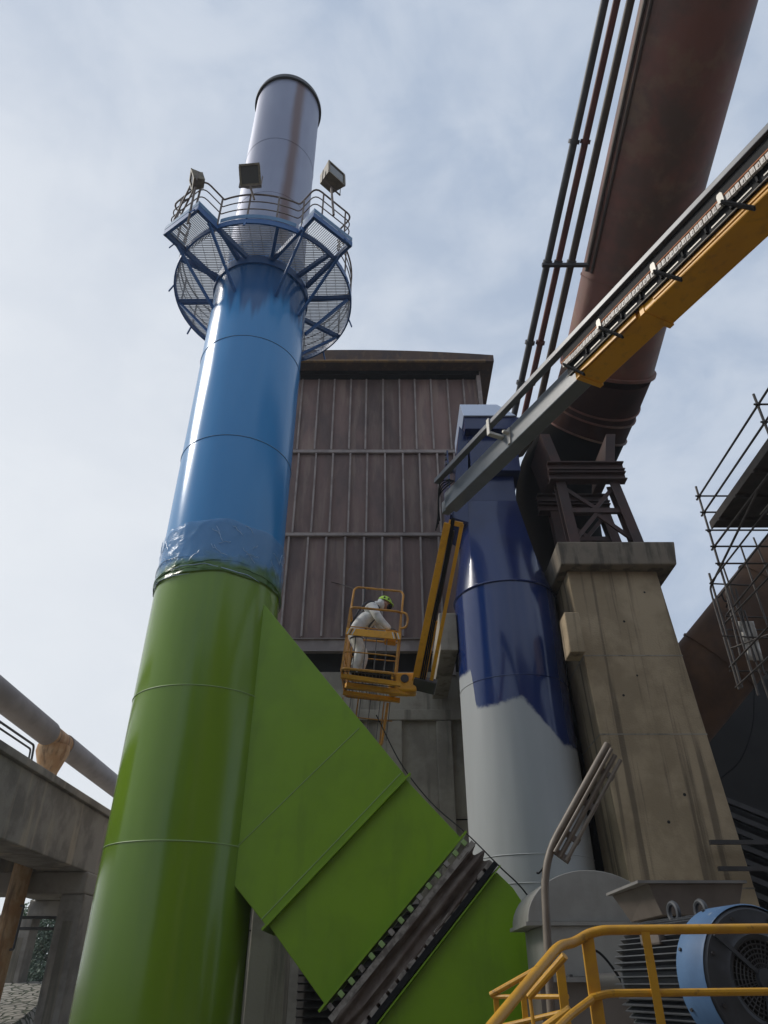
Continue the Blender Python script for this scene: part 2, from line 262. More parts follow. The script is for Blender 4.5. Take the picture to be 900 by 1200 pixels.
# ------------------------------------------------------------------ mesh builder
class MB:
    def __init__(s): s.v = []; s.f = []
    def add(s, vs, fs):
        o = len(s.v); s.v += [Vector(p) for p in vs]; s.f += [tuple(i+o for i in f) for f in fs]; return s
    def hexa(s, a):   # 8 points: bottom 4 then top 4
        return s.add(a, [(3,2,1,0),(4,5,6,7),(0,1,5,4),(1,2,6,5),(2,3,7,6),(3,0,4,7)])
    def box(s, x0,x1,y0,y1,z0,z1):
        return s.hexa([(x0,y0,z0),(x1,y0,z0),(x1,y1,z0),(x0,y1,z0),(x0,y0,z1),(x1,y0,z1),(x1,y1,z1),(x0,y1,z1)])
    def obox(s, c, ax, ay, az, hx, hy, hz):
        c = Vector(c); p = []
        for z in (-1,1):
            for (x,y) in ((-1,-1),(1,-1),(1,1),(-1,1)): p.append(c+ax*hx*x+ay*hy*y+az*hz*z)
        return s.hexa(p)
    def beam(s, p, q, w, h, up=(0,0,1)):
        p = Vector(p); q = Vector(q); d = (q-p).normalized(); up = Vector(up)
        if abs(d.dot(up)) > .98: up = Vector((0,1,0))
        side = d.cross(up).normalized(); u = side.cross(d)
        return s.obox((p+q)/2, d, side, u, (q-p).length/2, w/2, h/2)
    def ibeam(s, p, q, w, h, t=.02, up=(0,0,1)):
        p = Vector(p); q = Vector(q); d = (q-p).normalized(); up = Vector(up)
        if abs(d.dot(up)) > .98: up = Vector((0,1,0))
        side = d.cross(up).normalized(); u = side.cross(d)
        s.beam(p+u*(h/2-t/2), q+u*(h/2-t/2), w, t, up); s.beam(p-u*(h/2-t/2), q-u*(h/2-t/2), w, t, up)
        return s.beam(p, q, t, h-2*t-.001, up)
    def tube(s, pts, r, n=10, cap=True):
        pts = [Vector(p) for p in pts]; rs = r if isinstance(r,(list,tuple)) else [r]*len(pts)
        d0 = (pts[1]-pts[0]).normalized(); a = Vector((0,0,1)) if abs(d0.z) < .9 else Vector((1,0,0))
        u = d0.cross(a).normalized(); rings = []
        for i, p in enumerate(pts):
            if i == 0: d = d0
            elif i == len(pts)-1: d = (pts[i]-pts[i-1]).normalized()
            else: d = ((pts[i]-pts[i-1]).normalized()+(pts[i+1]-pts[i]).normalized()).normalized()
            u = (u - d*u.dot(d)).normalized(); w = d.cross(u)
            k = 1.0
            if 0 < i < len(pts)-1:
                c = max(.5, (pts[i]-pts[i-1]).normalized().dot(d)); k = 1.0
            rings.append([p+(u*math.cos(2*math.pi*j/n)+w*math.sin(2*math.pi*j/n))*rs[i]*k for j in range(n)])
        o = len(s.v)
        for rg in rings: s.v += rg
        for i in range(len(rings)-1):
            for j in range(n):
                k = (j+1)%n; s.f.append((o+i*n+j, o+i*n+k, o+(i+1)*n+k, o+(i+1)*n+j))
        if cap:
            s.f.append(tuple(o+j for j in reversed(range(n)))); s.f.append(tuple(o+(len(rings)-1)*n+j for j in range(n)))
        return s
    def lathe(s, c, prof, n=64, capb=False, capt=False, axis=None):
        """prof: list (r,z); axis: optional (ax,u,w) frame"""
        c = Vector(c); ax, u, w = axis or (Vector((0,0,1)), Vector((1,0,0)), Vector((0,1,0)))
        o = len(s.v)
        for r, z in prof:
            for j in range(n):
                t = 2*math.pi*j/n; s.v.append(c+ax*z+(u*math.cos(t)+w*math.sin(t))*r)
        for i in range(len(prof)-1):
            for j in range(n):
                k = (j+1)%n; s.f.append((o+i*n+j, o+i*n+k, o+(i+1)*n+k, o+(i+1)*n+j))
        if capb: s.f.append(tuple(o+j for j in reversed(range(n))))
        if capt: s.f.append(tuple(o+(len(prof)-1)*n+j for j in range(n)))
        return s
    def torus(s, c, Rr, r, n=72, m=6, a0=0, a1=None, axis=None):
        c = Vector(c); ax, u, w = axis or (Vector((0,0,1)), Vector((1,0,0)), Vector((0,1,0)))
        full = a1 is None; a1 = 2*math.pi if full else a1; cnt = n if full else n+1; o = len(s.v)
        for i in range(cnt):
            t = a0+(a1-a0)*i/n; e = u*math.cos(t)+w*math.sin(t)
            for j in range(m):
                q = 2*math.pi*j/m; s.v.append(c+e*(Rr+r*math.cos(q))+ax*r*math.sin(q))
        for i in range(n if full else n):
            i2 = (i+1)%cnt
            for j in range(m):
                k = (j+1)%m; s.f.append((o+i*m+j, o+i2*m+j, o+i2*m+k, o+i*m+k))
        return s
    def prism(s, poly, off):
        """poly: list of 3D points (planar), extruded by vector off"""
        n = len(poly); off = Vector(off); o = len(s.v)
        s.v += [Vector(p) for p in poly] + [Vector(p)+off for p in poly]
        s.f.append(tuple(o+i for i in reversed(range(n)))); s.f.append(tuple(o+n+i for i in range(n)))
        for i in range(n): k = (i+1)%n; s.f.append((o+i, o+k, o+n+k, o+n+i))
        return s
    def sphere(s, c, r, n=12, m=8, sc=(1,1,1)):
        c = Vector(c); o = len(s.v)
        for i in range(m+1):
            ph = math.pi*i/m
            for j in range(n):
                t = 2*math.pi*j/n; s.v.append(c+Vector((r*sc[0]*math.sin(ph)*math.cos(t), r*sc[1]*math.sin(ph)*math.sin(t), r*sc[2]*math.cos(ph))))
        for i in range(m):
            for j in range(n): k=(j+1)%n; s.f.append((o+i*n+j, o+(i+1)*n+j, o+(i+1)*n+k, o+i*n+k))
        return s
    def build(s, name, material, parent=None, smooth=True, ang=35, bevel=0, origin=None):
        org = Vector((0,0,0))
        p = parent
        if origin is not None: org = Vector(origin)
        elif p is not None:
            org = WORLD[p.name]
        elif s.v:
            xs=[q.x for q in s.v]; ys=[q.y for q in s.v]; zs=[q.z for q in s.v]
            org = Vector(((min(xs)+max(xs))/2, (min(ys)+max(ys))/2, min(zs)))
        me = bpy.data.meshes.new(name); me.from_pydata([tuple(q-org) for q in s.v], [], s.f)
        me.validate(); me.update()
        import bmesh
        bm = bmesh.new(); bm.from_mesh(me); bmesh.ops.recalc_face_normals(bm, faces=bm.faces); bm.to_mesh(me); bm.free()
        if smooth:
            for q in me.polygons: q.use_smooth = True
            me.set_sharp_from_angle(angle=R(ang))
        me.materials.append(material)
        o = bpy.data.objects.new(name, me); COL.objects.link(o)
        if p is not None:
            o.parent = p; WORLD[o.name] = org
            o.location = org - WORLD[p.name]
        else:
            o.location = org; WORLD[o.name] = org
        if bevel:
            b = o.modifiers.new('bevel','BEVEL'); b.width = bevel; b.segments = 2; b.limit_method='ANGLE'; b.angle_limit=R(40)
        return o
WORLD = {}
def tag(o, label=None, cat=None, group=None, kind=None):
    if label: o['label'] = label
    if cat: o['category'] = cat
    if group: o['group'] = group
    if kind: o['kind'] = kind
    return o
def thing(name, loc, label, cat, group=None):
    o = bpy.data.objects.new(name, None); COL.objects.link(o); o.location = loc; o.empty_display_size = .3
    WORLD[o.name] = Vector(loc); return tag(o, label, cat, group)
def rounded(path, rad=.15, seg=4):
    """polyline with rounded corners"""
    path = [Vector(p) for p in path]; out = [path[0]]
    for i in range(1, len(path)-1):
        a, b, c = path[i-1], path[i], path[i+1]
        r = min(rad, (a-b).length*.45, (c-b).length*.45); p = b+(a-b).normalized()*r; q = b+(c-b).normalized()*r
        for k in range(seg+1):
            t = k/seg; out.append(p*(1-t)**2 + b*2*t*(1-t) + q*t*t)
    return out+[path[-1]]

# ------------------------------------------------------------------ setting: ground, bank
g = MB(); g.add([(-500,-300,0),(500,-300,0),(500,900,0),(-500,900,0)], [(0,1,2,3)])
tag(g.build('ground', M_ground, smooth=False), 'dusty grey concrete yard', 'ground', kind='structure')
b = MB(); b.hexa([(-60,25,-.2),(-11.2,25,-.2),(-14.5,43,-.2),(-60,43,-.2),(-60,26,.1),(-11.6,26,.1),(-15,40,1.75),(-60,40,1.75)])
b.add([(-60,40,1.75),(-15,40,1.75),(-15.5,120,1.8),(-60,120,1.8)], [(0,1,2,3)])
tag(b.build('embankment', M_bank, smooth=False), 'stone faced embankment slope under the overpass', 'embankment', kind='structure')

# ------------------------------------------------------------------ chimney
CX, CY, CR = -3.9, 15.0, 1.43
C = Vector((CX, CY, 0))
ch = thing('chimney_stack', (CX,CY,0), 'tall round chimney painted green below and blue above with a bare steel top', 'chimney')
gsh=MB().lathe(C, [(CR,0),(CR,3.0),(CR,6),(CR,9.35)], 96).build('green_shell', M_green, ch)
bsh=MB().lathe(C, [(CR-.002,9.35),(CR-.002,14),(CR-.002,20.75),(1.27,20.76)], 96).build('blue_shell', M_blue, ch)
for z, m, sh_ in ((3.72,M_gseam,gsh),(6.55,M_gseam,gsh),(12.95,M_bseam,bsh),(16.5,M_bseam,bsh)):
    MB().torus(C+Vector((0,0,z)), CR+.002, .012, 96, 6).build('weld_seam', m, sh_)
w = MB(); n=128
prof = []
n=240; zs=[9.10+1.32*i/34 for i in range(35)]
for i, z in enumerate(zs):
    for j in range(n):
        t = 2*math.pi*j/n; cx_, sy_ = math.cos(t), math.sin(t)
        q = Vector((cx_*3.2, sy_*3.2, z*1.6))
        rid = (1-abs(mnoise.noise(q)*2.2))**3 + .6*(1-abs(mnoise.noise(q*2.3+Vector((5,1,2)))*2.2))**3      # sharp creases
        low = max(0, 1-(z-9.1)/.45)
        bunch = low*(.012+.016*mnoise.noise(Vector((cx_*2, sy_*2, z*9))))
        top = max(0, (z-10.3)/.12)
        zz = z + .05*mnoise.noise(Vector((cx_*2.3, sy_*2.3, 7)))*(1+top)
        rr = CR+.022+.016*max(0,rid)+bunch
        w.v.append(C+Vector((cx_*rr, sy_*rr, zz)))
for i in range(len(zs)-1):
    for j in range(n):
        k=(j+1)%n; w.f.append((i*n+j,i*n+k,(i+1)*n+k,(i+1)*n+j))
wr = w.build('plastic_wrap', M_wrap, ch, ang=60)
wr['label'] = 'crumpled clear masking film round the paint line'
M_glint = mat('film_crease_glint', (.42,.56,.70), .3)  # pale colour stands for highlights on the crumpled film
for q in range(16):       # bunched folds at the paint line
    fo = MB(); a0 = random.uniform(0,6.28); pts=[]; zc = 9.12+random.uniform(0,.38); rr0 = random.uniform(.007,.017); nn=random.randint(12,26)
    for k in range(nn):
        t = a0 + k*.075; pts.append(C+Vector((math.cos(t)*(CR+.045), math.sin(t)*(CR+.045), zc+.10*math.sin(k*.16+q)+.05*mnoise.noise(Vector((k*.35,q*3.1,0))))))
    fo.tube(pts, [rr0*(.25+.75*math.sin(math.pi*k/(nn-1))) for k in range(nn)], 6)
    fo.build('film_fold', M_wrap if q%3 else M_glint, wr, ang=60)
for q in range(34):       # crumple highlights drawn as thin pale tubes
    fo = MB(); t = R(random.uniform(150,400)); z=random.uniform(9.5,10.35); pts=[]; dt_=random.choice((-1,1))*random.uniform(.02,.05); dz_=random.uniform(-.05,.05)
    for k in range(random.randint(4,8)):
        pts.append(C+Vector((math.cos(t)*(CR+.042), math.sin(t)*(CR+.042), z))); t+=dt_*random.uniform(.4,1.4); z=min(10.36,z+dz_+random.uniform(-.035,.035))
    fo.tube(pts, .0055, 5); fo.build('crease_glint', M_glint, wr, ang=60)
MB().lathe(C, [(1.26,20.2),(1.25,24),(1.25,28),(1.25,31.35)], 96).build('steel_flue', M_flue, ch)
for z in (23.6, 26.9):
    MB().torus(C+Vector((0,0,z)), 1.251, .008, 96, 6).build('weld_seam', M_flue, ch)
MB().lathe(C, [(1.25,31.2),(1.34,31.2),(1.34,31.33),(1.30,31.5),(1.2,31.5),(1.2,30.2)], 96).build('top_rim', M_black, ch)

# ------------------------------------------------------------------ chimney platform
PZ = 20.0
PR = 2.78
pc = Vector((CX+.05, CY+.18, PZ))
pl = thing('access_platform', (pc.x,pc.y,PZ), 'round grated service platform with two jutting bays high on the blue chimney', 'platform')
aL, aR = R(-125), R(-47)
def bay_corners(a, w=1.35, r0=2.2, r1=3.38):
    d = Vector((math.cos(a), math.sin(a), 0)); s_ = Vector((-d.y, d.x, 0))
    return [pc+d*r0-s_*w/2, pc+d*r1-s_*w/2, pc+d*r1+s_*w/2, pc+d*r0+s_*w/2], d, s_
# deck grating: parallel bars clipped to annulus / bays
gr = MB()
def bars_annulus(mb, step=.06):
    y = -PR
    while y < PR:
        x1 = math.sqrt(max(0, PR*PR-y*y)); yy = y-(CY-pc.y); xo = CX-pc.x
        r = CR+.03
        if abs(yy) < r:
            xi = math.sqrt(r*r-yy*yy)
            segs = [(-x1,xo-xi),(xo+xi,x1)]
        else: segs = [(-x1,x1)]
        for a, b2 in segs:
            if b2-a > .05: mb.beam(pc+Vector((a,y,0)), pc+Vector((b2,y,0)), .016, .035)
        y += step
bars_annulus(gr)
x = -PR
while x < PR:      # wide spaced cross bars
    y1 = math.sqrt(max(0,PR*PR-x*x)); r = CR+.06
    segs = [(-y1,-math.sqrt(r*r-x*x)),(math.sqrt(r*r-x*x),y1)] if abs(x)<r else [(-y1,y1)]
    for a, b2 in segs:
        if b2-a>.05: gr.beam(pc+Vector((x,a,.012)), pc+Vector((x,b2,.012)), .012, .012)
    x += .3
gr.build('deck_grating', M_grate, pl, smooth=False)
for a in (aL, aR):
    cs, d, s_ = bay_corners(a); bg = MB(); k = -.62
    while k < .63:
        bg.beam(pc+d*2.6+s_*k+Vector((0,0,-.003)), pc+d*3.4+s_*k+Vector((0,0,-.003)), .016, .035); k += .06
    bg.build('bay_grating', M_grate, pl, smooth=False)
    fr = MB()
    d3 = Vector((0,0,-.09))
    fr.beam(pc+d*1.35-s_*.68+d3, pc+d*3.44-s_*.68+d3, .09, .20); fr.beam(pc+d*1.35+s_*.68+d3, pc+d*3.44+s_*.68+d3, .09, .20)
    fr.beam(pc+d*3.44-s_*.73+d3, pc+d*3.44+s_*.73+d3, .09, .20)
    fr.build('bay_frame', M_db, pl, smooth=False)
    tb = MB()
    tb.beam(pc+d*2.75-s_*.71+Vector((0,0,.12)), pc+d*3.47-s_*.71+Vector((0,0,.12)), .012, .16)
    tb.beam(pc+d*2.75+s_*.71+Vector((0,0,.12)), pc+d*3.47+s_*.71+Vector((0,0,.12)), .012, .16)
    tb.beam(pc+d*3.48-s_*.72+Vector((0,0,.12)), pc+d*3.48+s_*.72+Vector((0,0,.12)), .012, .16)
    tb.build('toe_board', M_lb, pl, smooth=False)
    for sg in (-1,1):
        br = MB(); br.beam(pc+d*3.0+s_*.66*sg+Vector((0,0,-.2)), pc+d*(CR-.02)+s_*.45*sg+Vector((0,0,-1.7)), .07,.07)
        br.build('bay_strut', M_db, pl, smooth=False)
MB().lathe(pc, [(PR-.02,-.16),(PR+.03,-.16),(PR+.03,.05),(PR-.02,.05),(PR-.02,-.16)], 72).build('ring_beam', M_db, pl)
# toe plate on the near arc between bays
tp = MB(); o=0
a0, a1 = aL+.28, aR-.28
for i in range(25):
    t = a0+(a1-a0)*i/24
    for (r,z) in ((PR+.035,.055),(PR+.035,.22),(PR+.047,.22),(PR+.047,.055)): tp.v.append(pc+Vector((math.cos(t)*r, math.sin(t)*r, z)))
for i in range(24):
    for j in range(4): k=(j+1)%4; tp.f.append((i*4+j,i*4+k,(i+1)*4+k,(i+1)*4+j))
tp.build('toe_board', M_lb, pl)
for i in range(10):
    a = R(-75)+i*2*math.pi/10+.02
    d = Vector((math.cos(a), math.sin(a),0))
    MB().beam(pc+d*(CR+.02)+Vector((0,0,-.10)), pc+d*(PR-.03)+Vector((0,0,-.10)), .10, .16).build('deck_spoke', M_db, pl, smooth=False)
    if i in (2,3,4,5,6,7):
        MB().beam(pc+d*(PR-.1)+Vector((0,0,-.2)), pc+d*(CR+.0)+Vector((0,0,-1.75)), .08, .08).build('strut', M_db, pl, smooth=False)
MB().lathe(C+Vector((0,0,PZ-.35)), [(CR+.0,-.05),(CR+.05,-.05),(CR+.05,.25),(CR,.25)], 72).build('collar', M_db, pl)
# railing following outline: arcs + bays
def outline(off=0.0):
    pts=[]
    half = .26
    def arc(s,e,n):
        for i in range(n+1):
            t = s+(e-s)*i/n; pts.append(Vector((math.cos(t)*(PR+off), math.sin(t)*(PR+off), 0)))
    def bay(a):
        cs,d,s_ = bay_corners(a, 1.42, 2.72, 3.45+off)
        for c in (cs[1], cs[2]): pts.append(Vector((c.x-pc.x, c.y-pc.y, 0)))
    arc(aL+half, aR-half, 12); bay(aR); arc(aR+half, aL-half+2*math.pi, 30); bay(aL); pts.append(pts[0].copy())
    return pts
ol = outline(.0)
for z, r in ((1.28,.028),(.92,.018),(.56,.018)):
    MB().tube(rounded([pc+p+Vector((0,0,z)) for p in ol], .22), r, 8, cap=False).build('handrail' if z>1.1 else 'guard_rail', M_rail, pl)
acc=0; last=ol[0]; posts=[]
for p in ol[1:]:
    seg=(p-last).length; t=0
    while acc+seg-t >= .85:
        t += .85-acc; acc=0; posts.append(last+(p-last)*(t/seg))
    acc += seg-t; last=p
for p in posts:
    MB().beam(pc+p+Vector((0,0,-.05)), pc+p+Vector((0,0,1.28)), .045, .045).build('rail_post', M_rail, pl, smooth=False)
for k,p in enumerate(posts[::2]):      # small brackets under the ring
    d=p.normalized(); MB().beam(pc+p*1.01+Vector((0,0,-.1)), pc+p*1.05+Vector((0,0,-.42)), .05,.03).build('rail_foot', M_db, pl, smooth=False)

def floodlight(loc, aim, tilt, size, label, post_base=None):
    """boxy floodlight: housing, glass, yoke, arm"""
    th = thing('floodlight', loc, label, 'floodlight', 'floodlights on the chimney platform')
    loc = Vector(loc); f = Vector((math.cos(aim)*math.cos(tilt), math.sin(aim)*math.cos(tilt), math.sin(tilt)))
    s_ = f.cross(Vector((0,0,1))).normalized(); u = s_.cross(f)
    h = size/2
    p=[]
    for (k,dd) in ((.72,-.26*size/.6),(1,.18*size/.6)):
        p += [loc+f*dd+(-s_-u)*h*k, loc+f*dd+(s_-u)*h*k, loc+f*dd+(s_+u)*h*k, loc+f*dd+(-s_+u)*h*k]
    hsg=MB().hexa(p).build('housing', M_lamp, th, smooth=False, bevel=.012)
    q = loc+f*(.19*size/.6+.012)
    fr = MB()
    for sg in (-1,1):
        fr.obox(q+u*sg*(h-.02), f,s_,u, .02,h,.03); fr.obox(q+s_*sg*(h-.02), f,s_,u, .0199,.03,h-.05)
    fr.build('bezel', M_lamp, hsg, smooth=False)
    MB().obox(q-f*.012, f,s_,u, .006,h-.04,h-.04).build('glass', M_glass, hsg, smooth=False)
    y = MB()
    for sg in (-1,1): y.beam(loc+s_*sg*(h+.02), loc+s_*sg*(h+.02)-Vector((0,0,h+.15)), .02,.05)
    y.beam(loc-s_*(h+.03)-Vector((0,0,h+.15)), loc+s_*(h+.03)-Vector((0,0,h+.15)), .05,.02)
    y.build('yoke', M_rail, th, smooth=False)
    if post_base is not None:
        MB().tube([Vector(post_base), loc-Vector((0,0,h+.15))], .035, 8).build('mounting_post', M_rail, th)
# left bay light: outside, seen edge-on
dl = Vector((math.cos(aL),math.sin(aL),0)); sl = Vector((-dl.y,dl.x,0)); drr = Vector((math.cos(aR),math.sin(aR),0)); sr=Vector((-drr.y,drr.x,0))
floodlight(P(231,211,11.75), R(200), R(-20), .42, 'floodlight on an angled frame over the left bay of the platform, seen edge-on', P(220,262,12.1))
floodlight(P(295,208,12.1), R(-95), R(-38), .62, 'square floodlight facing the yard at the middle of the platform railing', P(298,234,12.3))
floodlight(P(389,209,12.35), R(-45), R(4), .66, 'ochre boxy floodlight standing on the right bay of the platform', P(391,252,12.3))
ft = MB()
for q in (0,1):
    ft.beam(P(200+q*6,266-q*2,12.75), P(230+q*7,203-q*1,11.95), .045,.045)
for k in range(5): ft.beam(P(203+6*k,260-12.4*k,12.68-.155*k), P(210+6*k,257-12.4*k,12.66-.155*k), .03,.03)
ft.build('light_frame', M_rail, pl, smooth=False)

# ------------------------------------------------------------------ green duct
DY0, DY1 = 14.27, 15.75
dth = thing('green_duct', tuple(P(420,1000,DY0)-Vector((0,0,1))), 'broad square green duct slanting from the chimney down to the fan', 'duct')
def dp(u,v,Y=DY0): return P(u,v,Y)
a1,a2 = dp(308,706), dp(270,1032)
f1u,f1l = dp(477,911), dp(312,1085)
e1u,e1l = dp(541,979), dp(378,1178)
dx_in = Vector((-.75,0,0))
def slab(mb, pts, y0=DY0, y1=DY1):
    return mb.prism([Vector((p.x,y0,p.z)) for p in pts], Vector((0,y1-y0,0)))
mb = slab(MB(), [a1+dx_in+Vector((0,0,.7)), a1, f1u, f1l, a2, a2+dx_in+Vector((0,0,.6))])
ucs=mb.build('upper_casing', M_greenD, dth, smooth=False, bevel=.012)
ax = (e1u-f1u).normalized(); pr = (f1u-f1l).normalized(); yv=Vector((0,1,0))
mb = slab(MB(), [f1u+ax*.02-pr*.03, e1u-pr*.03, e1l+pr*.03, f1l+ax*.02+pr*.03], DY0+.06, DY1-.06)
mb.build('lower_casing', M_greenD, dth, smooth=False, bevel=.01)
mb = MB(); mb.obox((f1u+f1l)/2+Vector((0,(DY1-DY0)/2,0)), ax, yv, pr, .02, (DY1-DY0)/2+.09, (f1u-f1l).length/2+.09)
mb.build('mid_flange', M_greenD, dth, smooth=False, bevel=.006)
for (u0,v0,u1,v1) in ((273,997,421,853),(306,1078,470,906)):
    MB().tube([dp(u0,v0,DY0-.002), dp(u1,v1,DY0-.002)], .010, 6).build('weld_seam', M_gseam, ucs)
mb = MB(); ax2=(e1u-e1l).normalized(); dn = Vector((0,1,0)).cross(ax2).normalized()
if dn.z>0: dn=-dn
mid=(e1u+e1l)/2+Vector((0,(DY1-DY0)/2,0)); HL=(e1u-e1l).length/2
efl=MB().obox(mid+dn*.02, dn, yv, ax2, .02,(DY1-DY0)/2+.10, HL+.10).build('end_flange', M_greenD, dth, smooth=False, bevel=.005)
# clamp blocks along the flange
nb=15
ang = MB()
ang.obox(mid+dn*.235-yv*((DY1-DY0)/2+.06), dn, yv, ax2, .05,.012, HL+.05)
ang.build('clamp_bar', M_clampst, dth, smooth=False)
for i in range(nb):
    k = -HL+.08+(2*HL-.16)*i/(nb-1)
    c = mid+ax2*k+dn*.115-yv*((DY1-DY0)/2+.06)
    MB().obox(c, dn, yv, ax2, .05,.05,.042).build('clamp_block', M_gseam if i%3 else M_clampst, efl, smooth=False, bevel=.008)
# bellows: sagging cloth with folds on all four sides -> tube of rounded-rect sections
bl = MB(); ns=26; W=(DY1-DY0)/2; secs=17
for i in range(secs):
    t=i/(secs-1); bul = .05*math.sin(math.pi*t)+.055*math.sin(t*math.pi*5.0)
    for j in range(4*ns):
        side, q = divmod(j, ns); q=q/ns*2-1
        if side==0: a_,y_ = q*HL, -W
        elif side==1: a_,y_ = HL, q*W
        elif side==2: a_,y_ = -q*HL, W
        else: a_,y_ = -HL, -q*W
        wob = mnoise.noise(Vector((a_*.9, y_*.9+3, t*5.0)))*.14+mnoise.noise(Vector((a_*4, y_*4, t*6.0)))*.035
        ox = (bul+wob)
        dirv = (-yv if side==0 else yv if side==2 else ax2 if side==1 else -ax2)
        bl.v.append(mid+dn*(.24+.46*t)+ax2*a_*.985+yv*y_*.97+dirv*ox)
for i in range(secs-1):
    for j in range(4*ns): k=(j+1)%(4*ns); bl.f.append((i*4*ns+j,i*4*ns+k,(i+1)*4*ns+k,(i+1)*4*ns+j))
bl.build('expansion_bellows', M_canvas, dth, ang=80)
m2 = mid+dn*.78
lcf=MB().obox(m2-dn*.03, dn, yv, ax2, .05,W+.09,HL+.06).build('lower_clamp_frame', M_rubber, dth, smooth=False, bevel=.008)
for i in range(16):
    k = -HL+.06+(2*HL-.12)*i/15
    MB().obox(m2-dn*.11+ax2*k-yv*(W+.05), dn, yv, ax2, .035,.03,.085).build('clamp_strip', M_clampst, lcf, smooth=False, bevel=.004)
MB().obox(m2+dn*.05, dn, yv, ax2, .012,W+.10,HL+.08).build('lower_flange', M_greenD, dth, smooth=False)
tu = m2+ax2*(HL-.02); tl=m2-ax2*(HL-.02)
t_end_u = P(648,1112,DY0+.05); 
pts=[tu+dn*.07, tu+dn*.45, Vector((t_end_u.x,0,t_end_u.z)), Vector((t_end_u.x+.7,0,t_end_u.z-1.3)), Vector((tl.x+1.2,0,tl.z-1.3)), tl+dn*.07]
slab(MB(), pts, DY0+.06, DY1-.02).build('fan_inlet_casing', M_greenD, dth, smooth=False, bevel=.012)
# ------------------------------------------------------------------ clad building
FY = 24.0
bt = thing('clad_building', (0.5,FY,0), 'tall building clad in dark brown ribbed steel sheets behind the chimney', 'building')
XL, XR = -3.75, 4.25
zr = [12.0, 16.45, 20.65, 25.0]
MB().box(XL-3, XR, FY, FY+10, 11.9, 25.22).build('wall_cladding', M_facade, bt, smooth=False)
nr = 12
for row in range(3):
    z0, z1 = zr[row]+.12, zr[row+1]-.10
    for i in range(nr+5):
        xx = XL+(i-4)*.74 + (.0 if row!=1 else .10) + random.uniform(-.02,.02)
        if xx < XL-2.9 or xx > XR: continue
        MB().box(xx-.036, xx+.036, FY-.13, FY-.001, z0, z1).build('cladding_rib', M_rib, bt, smooth=False)
for z,hh,dd in ((zr[1],.14,.16),(zr[2],.16,.14)):
    MB().box(XL-3.05, XR+.02, FY-dd, FY-.001, z-hh/2, z+hh/2).build('wall_rail', M_rib, bt, smooth=False, bevel=.008)
mb = MB(); mb.ibeam((XL-3,FY-.12,11.75),(XR+.1,FY-.12,11.75),.24,.5,.03); mb.build('base_beam', M_rib, bt, smooth=False)
for xx in (XL+.25, XL+6.2): MB().box(xx-.06,xx+.06,FY-.26,FY-.02,10.6,12.0).build('stub_column', M_rib, bt, smooth=False)
# eaves: recess shade as a black beam, soffit pipe, curved roof sheet
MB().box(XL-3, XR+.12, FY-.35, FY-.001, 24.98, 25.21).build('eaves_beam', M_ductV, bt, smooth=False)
MB().tube([(XL-3,FY-.98,25.18),(XR+.35,FY-.98,25.18)], .07, 8).build('gutter_pipe', M_gutter, bt)
rf = MB(); nn=24
for i in range(nn+1):
    t=i/nn; xx=XL-3.2+(XR+.75-(XL-3.2))*t; dz=.34*(1-((t-.45)/.55)**2)
    for (y,z) in ((FY-.95,25.22),(FY-.95,25.60+dz),(FY+10.2,26.0+dz),(FY+10.2,25.3)):
        rf.v.append(Vector((xx,y,z+(dz*.0))))
for i in range(nn):
    for j in range(4): k=(j+1)%4; rf.f.append((i*4+j,(i+1)*4+j,(i+1)*4+k,i*4+k))
rf.f.append((0,1,2,3)); rf.f.append(tuple(nn*4+j for j in (3,2,1,0)))
rf.build('roof', M_roof, bt, ang=30)
for i in range(9):
    xx=XL-2+i*1.25; MB().box(xx-.02,xx+.02,FY-.985,FY-.951,25.24,25.62).build('roof_strap', M_roof, bt, smooth=False)
MB().box(XR+.0,XR+.18,FY-.3,FY+9,11.8,25.2).build('corner_column', M_rib, bt, smooth=False)
# concrete base below
cb = thing('concrete_base_wall', (0,FY,0), 'stained grey concrete wall under the brown cladding', 'wall')
MB().box(XL-3, XR+3.5, FY-.15, FY+9, 0, 10.75).build('wall', M_conc, cb, smooth=False)
MB().box(XL-3, XR+3.5, FY-.36, FY-.152, 9.0, 9.35).build('ledge', M_conc, cb, smooth=False, bevel=.02)
MB().box(XL-3, XR+3.5, FY+.6, FY+1, 10.75, 11.9).build('dark_recess', M_dark, cb, smooth=False)  # near-black panel, the recess's shade put into its colour
for xx in (.35, 2.0): MB().box(xx-.25,xx+.25,FY-.33,FY-.152,0,8.99).build('pilaster', M_conc, cb, smooth=False, bevel=.02)
for z in (2.9,5.9):
    MB().box(XL-3, XR+3.5, FY-.158, FY-.1505, z, z+.04).build('joint', M_ductV, cb, smooth=False)

# left lower column + louvre below duct
mb = MB(); p0=P(286,1180,19); p1=P(331,1180,19)
mb.box(p0.x,p1.x,19,20,0,4.2); o=mb.build('concrete_column', M_conc, smooth=False, bevel=.03); tag(o,'grey concrete column between the chimney foot and the green duct','column')
lv = thing('louvre_grille', tuple(P(355,1160,20.5)*1), 'dark slatted louvre under the green duct', 'louvre')
lv.location = (P(355,1160,20.5).x, 20.5, 0); WORLD[lv.name]=Vector(lv.location)
MB().box(p1.x+.15,.9,20.6,20.9,0,3.4).build('backing', M_dark, lv, smooth=False)
for i in range(20):
    z=.15+i*.165; MB().hexa([(p1.x+.16,20.35,z),(.88,20.35,z),(.88,20.58,z+.12),(p1.x+.16,20.58,z+.12),(p1.x+.16,20.34,z+.02),(.88,20.34,z+.02),(.88,20.57,z+.145),(p1.x+.16,20.57,z+.145)]).build('slat', M_slat, lv, smooth=False)

